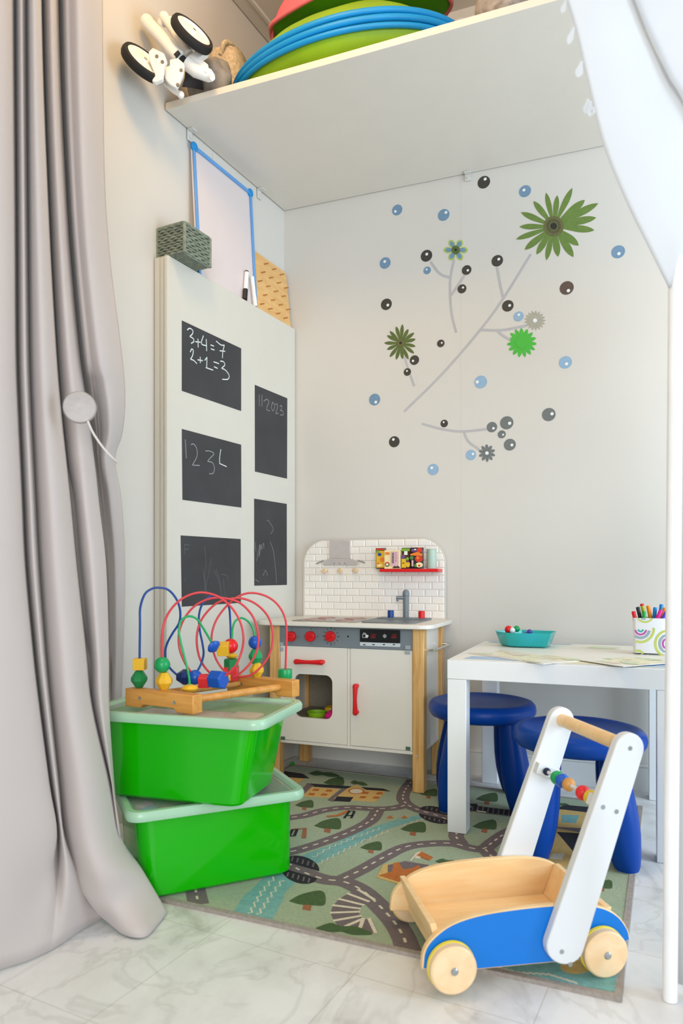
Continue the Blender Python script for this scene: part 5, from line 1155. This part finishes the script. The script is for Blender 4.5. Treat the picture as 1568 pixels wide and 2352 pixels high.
# straw bag
M_bag = mat('beige_woven_straw', '#c2ab8d', .8, var=.25, vs=110, bump=.6, bs=130); M_bagi = mat('tan_print_lining', '#b88a5c', .8, var=.3, vs=50)
gp = Vector((-1.15, 1.985, 0)); bg_ = empty('straw_bag', (gp.x, gp.y, ZT1), math.radians(8), 'beige woven bag with open tan lining beside the folded doll pushchair', 'bag')
b = B(); f = lambda k, z, kx=1.: [Vector(((.064*kx*k)*math.copysign(abs(math.cos(t))**.6, math.cos(t)), .085*k*math.copysign(abs(math.sin(t))**.6, math.sin(t)), z)) for t in [2*math.pi*i/40 for i in range(40)]]
b.rows([f(.8, 0), f(.98, .012), f(1.05, .08), f(1, .19, .95), f(.9, .232, .85), f(.8, .228, .8), f(.9, .18, .88), f(.9, .05)], 0, True, True); obj('bag_body', b, M_bag, bg_, True, smooth=60)
b = B(); b.rows([f(.885, .17, .88), f(.885, .055)], 0, True, True); obj('lining', b, M_bagi, bg_, True)
b = B(); b.tube(cat([Vector((.0, -.085, .20)), Vector((.02, -.085, .235)), Vector((.04, 0, .245)), Vector((.02, .085, .235)), Vector((0, .085, .20))], 8), .007, 8); obj('strap', b, M_bag, bg_, True)
bundle('cloth_bundle', 'crumpled grey cloth under the white doll pushchair frame', 'cloth', (-1.13, 1.835), (.07, .05, .07), mat('grey_cloth', '#8b8682', .85, var=.25, vs=30, bump=.5, bs=25), 4, .2)
# folded doll pushchair: white frame, two black tyred wheels
M_pw = mat('white_pushchair_plastic', '#efece6', .35, var=.01); M_ty = mat('black_foam_tyre', '#1d1c1c', .7); M_pd = mat('dark_seat_cloth', '#3b3638', .85, var=.2, bump=.4, bs=30)
pcn = empty('doll_pushchair', atd(440, 175, 2.06), 0, 'folded white doll pushchair with black tyres overhanging the left end of the shelf', 'doll pushchair')
zs = lambda x, y, d: atd(290+x/6.272, 10+y/6.272, d)
wn = (CR*.64+UP*.50-CF*.62).normalized()
def pwheel(c, R, nrm):
    b = B(); x = nrm.orthogonal().normalized(); y = nrm.cross(x)
    b.lathe([(R*.80, -.012), (R*.95, -.011), (R, -.004), (R, .004), (R*.95, .011), (R*.80, .012), (R*.78, .004), (R*.78, -.004), (R*.80, -.012)], c, nrm, 44); w_ = obj('wheel', b, M_ty, pcn)
    b = B(); b.lathe([(R*.82, -.010), (R*.82, .0105), (R*.72, .0115), (R*.68, .007), (R*.2, .009), (R*.16, .013), (0, .013)], c, nrm, 40); obj('hub', b, M_pw, w_)
    b = B(); b.cyl(c+nrm*.0128, c+nrm*.0145, .0045, n=12); obj('axle_cap', b, M_bolt, w_)
pwheel(zs(945, 430, 1.96), .062, wn); pwheel(zs(245, 850, 1.93), .062, wn)
def flat(nm, pts, dd, th, m=M_pw, par=None, tilt=(0, 0)):
    A_ = [zs(x, y, dd+tilt[0]*(x-700)/1000+tilt[1]*(y-700)/1000) for x, y in pts]; b = B(); nn = -CF
    b.slab(A_, nn, 0, th); return obj(nm, b, m, par or pcn, bevel=.003)
b = B(); b.tube(cat([zs(300, 260, 1.99), zs(480, 450, 1.98), zs(690, 690, 1.97), zs(760, 760, 1.97)], 6), [.0175]*19, 16); b.sph(zs(300, 250, 1.99), .0185, n=16); obj('handle_tube', b, M_pw, pcn, smooth=60)
b = B(); b.tube(cat([zs(545, 190, 2.03), zs(650, 330, 2.02), zs(800, 560, 2.0), zs(900, 720, 1.99)], 6), .0135, 16); b.sph(zs(545, 185, 2.03), .0145, n=16); b.tube([zs(545, 190, 2.03), zs(500, 290, 2.04)], .012, 12); obj('handle_tube', b, M_pw, pcn, smooth=60)
b = B(); b.tube([zs(620, 230, 2.05), zs(760, 420, 2.04), zs(930, 650, 2.02)], .012, 12); obj('frame_tube', b, M_pw, pcn)
flat('fork', [(920, 810), (1060, 710), (1180, 720), (1190, 770), (1080, 850), (1200, 940), (1180, 1060), (1050, 1010), (860, 870)], 2.0, .022)
flat('pivot_plate', [(640, 840), (760, 820), (850, 900), (830, 1060), (740, 1255), (640, 1200), (540, 1090), (560, 950), (640, 930)], 1.965, .014)
flat('pivot_plate', [(400, 680), (560, 760), (600, 860), (560, 930), (540, 1130), (430, 1180), (385, 1160), (430, 1060), (350, 860), (340, 740)], 1.93, .016)
for x, y, d in ((790, 950, 1.965-.0145), (740, 1160, 1.965-.0145), (440, 750, 1.93-.0165), (520, 830, 1.93-.0165)):
    b = B(); c = zs(x, y, d); b.cyl(c+CF*.002, c-CF*.0015, .0046, n=12); obj('pivot_bolt', b, mat('dark_bolt', '#77716c', .5, .3), pcn)
b = B(); b.cyl(zs(790, 790, 1.985), zs(850, 850, 1.985), .012, n=16); b.cyl(zs(705, 745, 1.955), zs(760, 690, 1.955), .006, n=10); obj('black_joint', b, M_ty, pcn)
b = B(); b.tube([zs(880, 850, 1.99), zs(1000, 950, 1.99), zs(1200, 1030, 2.0), zs(1250, 1060, 2.0)], [.019, .019, .0165, .010], 14); b.cyl(zs(1240, 1055, 1.985), zs(1240, 1055, 2.01), .0075, n=14); obj('rear_leg', b, M_pw, pcn, smooth=60)
b = B(); b.tube([zs(560, 1130, 1.985), zs(680, 1240, 1.985), zs(790, 1310, 1.99)], .0075, 12); b.sph(zs(785, 1305, 1.99), .010, n=12); obj('front_leg', b, M_pw, pcn, smooth=60)
b = B(); b.rows([[zs(x, y, d) for x, y, d in r] for r in (((850, 930, 2.05), (930, 940, 2.09), (1080, 1060, 2.09)), ((840, 1060, 2.045), (960, 1070, 2.075), (1100, 1150, 2.08)), ((800, 1190, 2.06), (930, 1200, 2.07), (1110, 1235, 2.085)))]); o = obj('seat_cloth', b, M_pd, pcn, smooth=80, recalc=False); o.modifiers.new('thickness', 'SOLIDIFY').thickness = .004
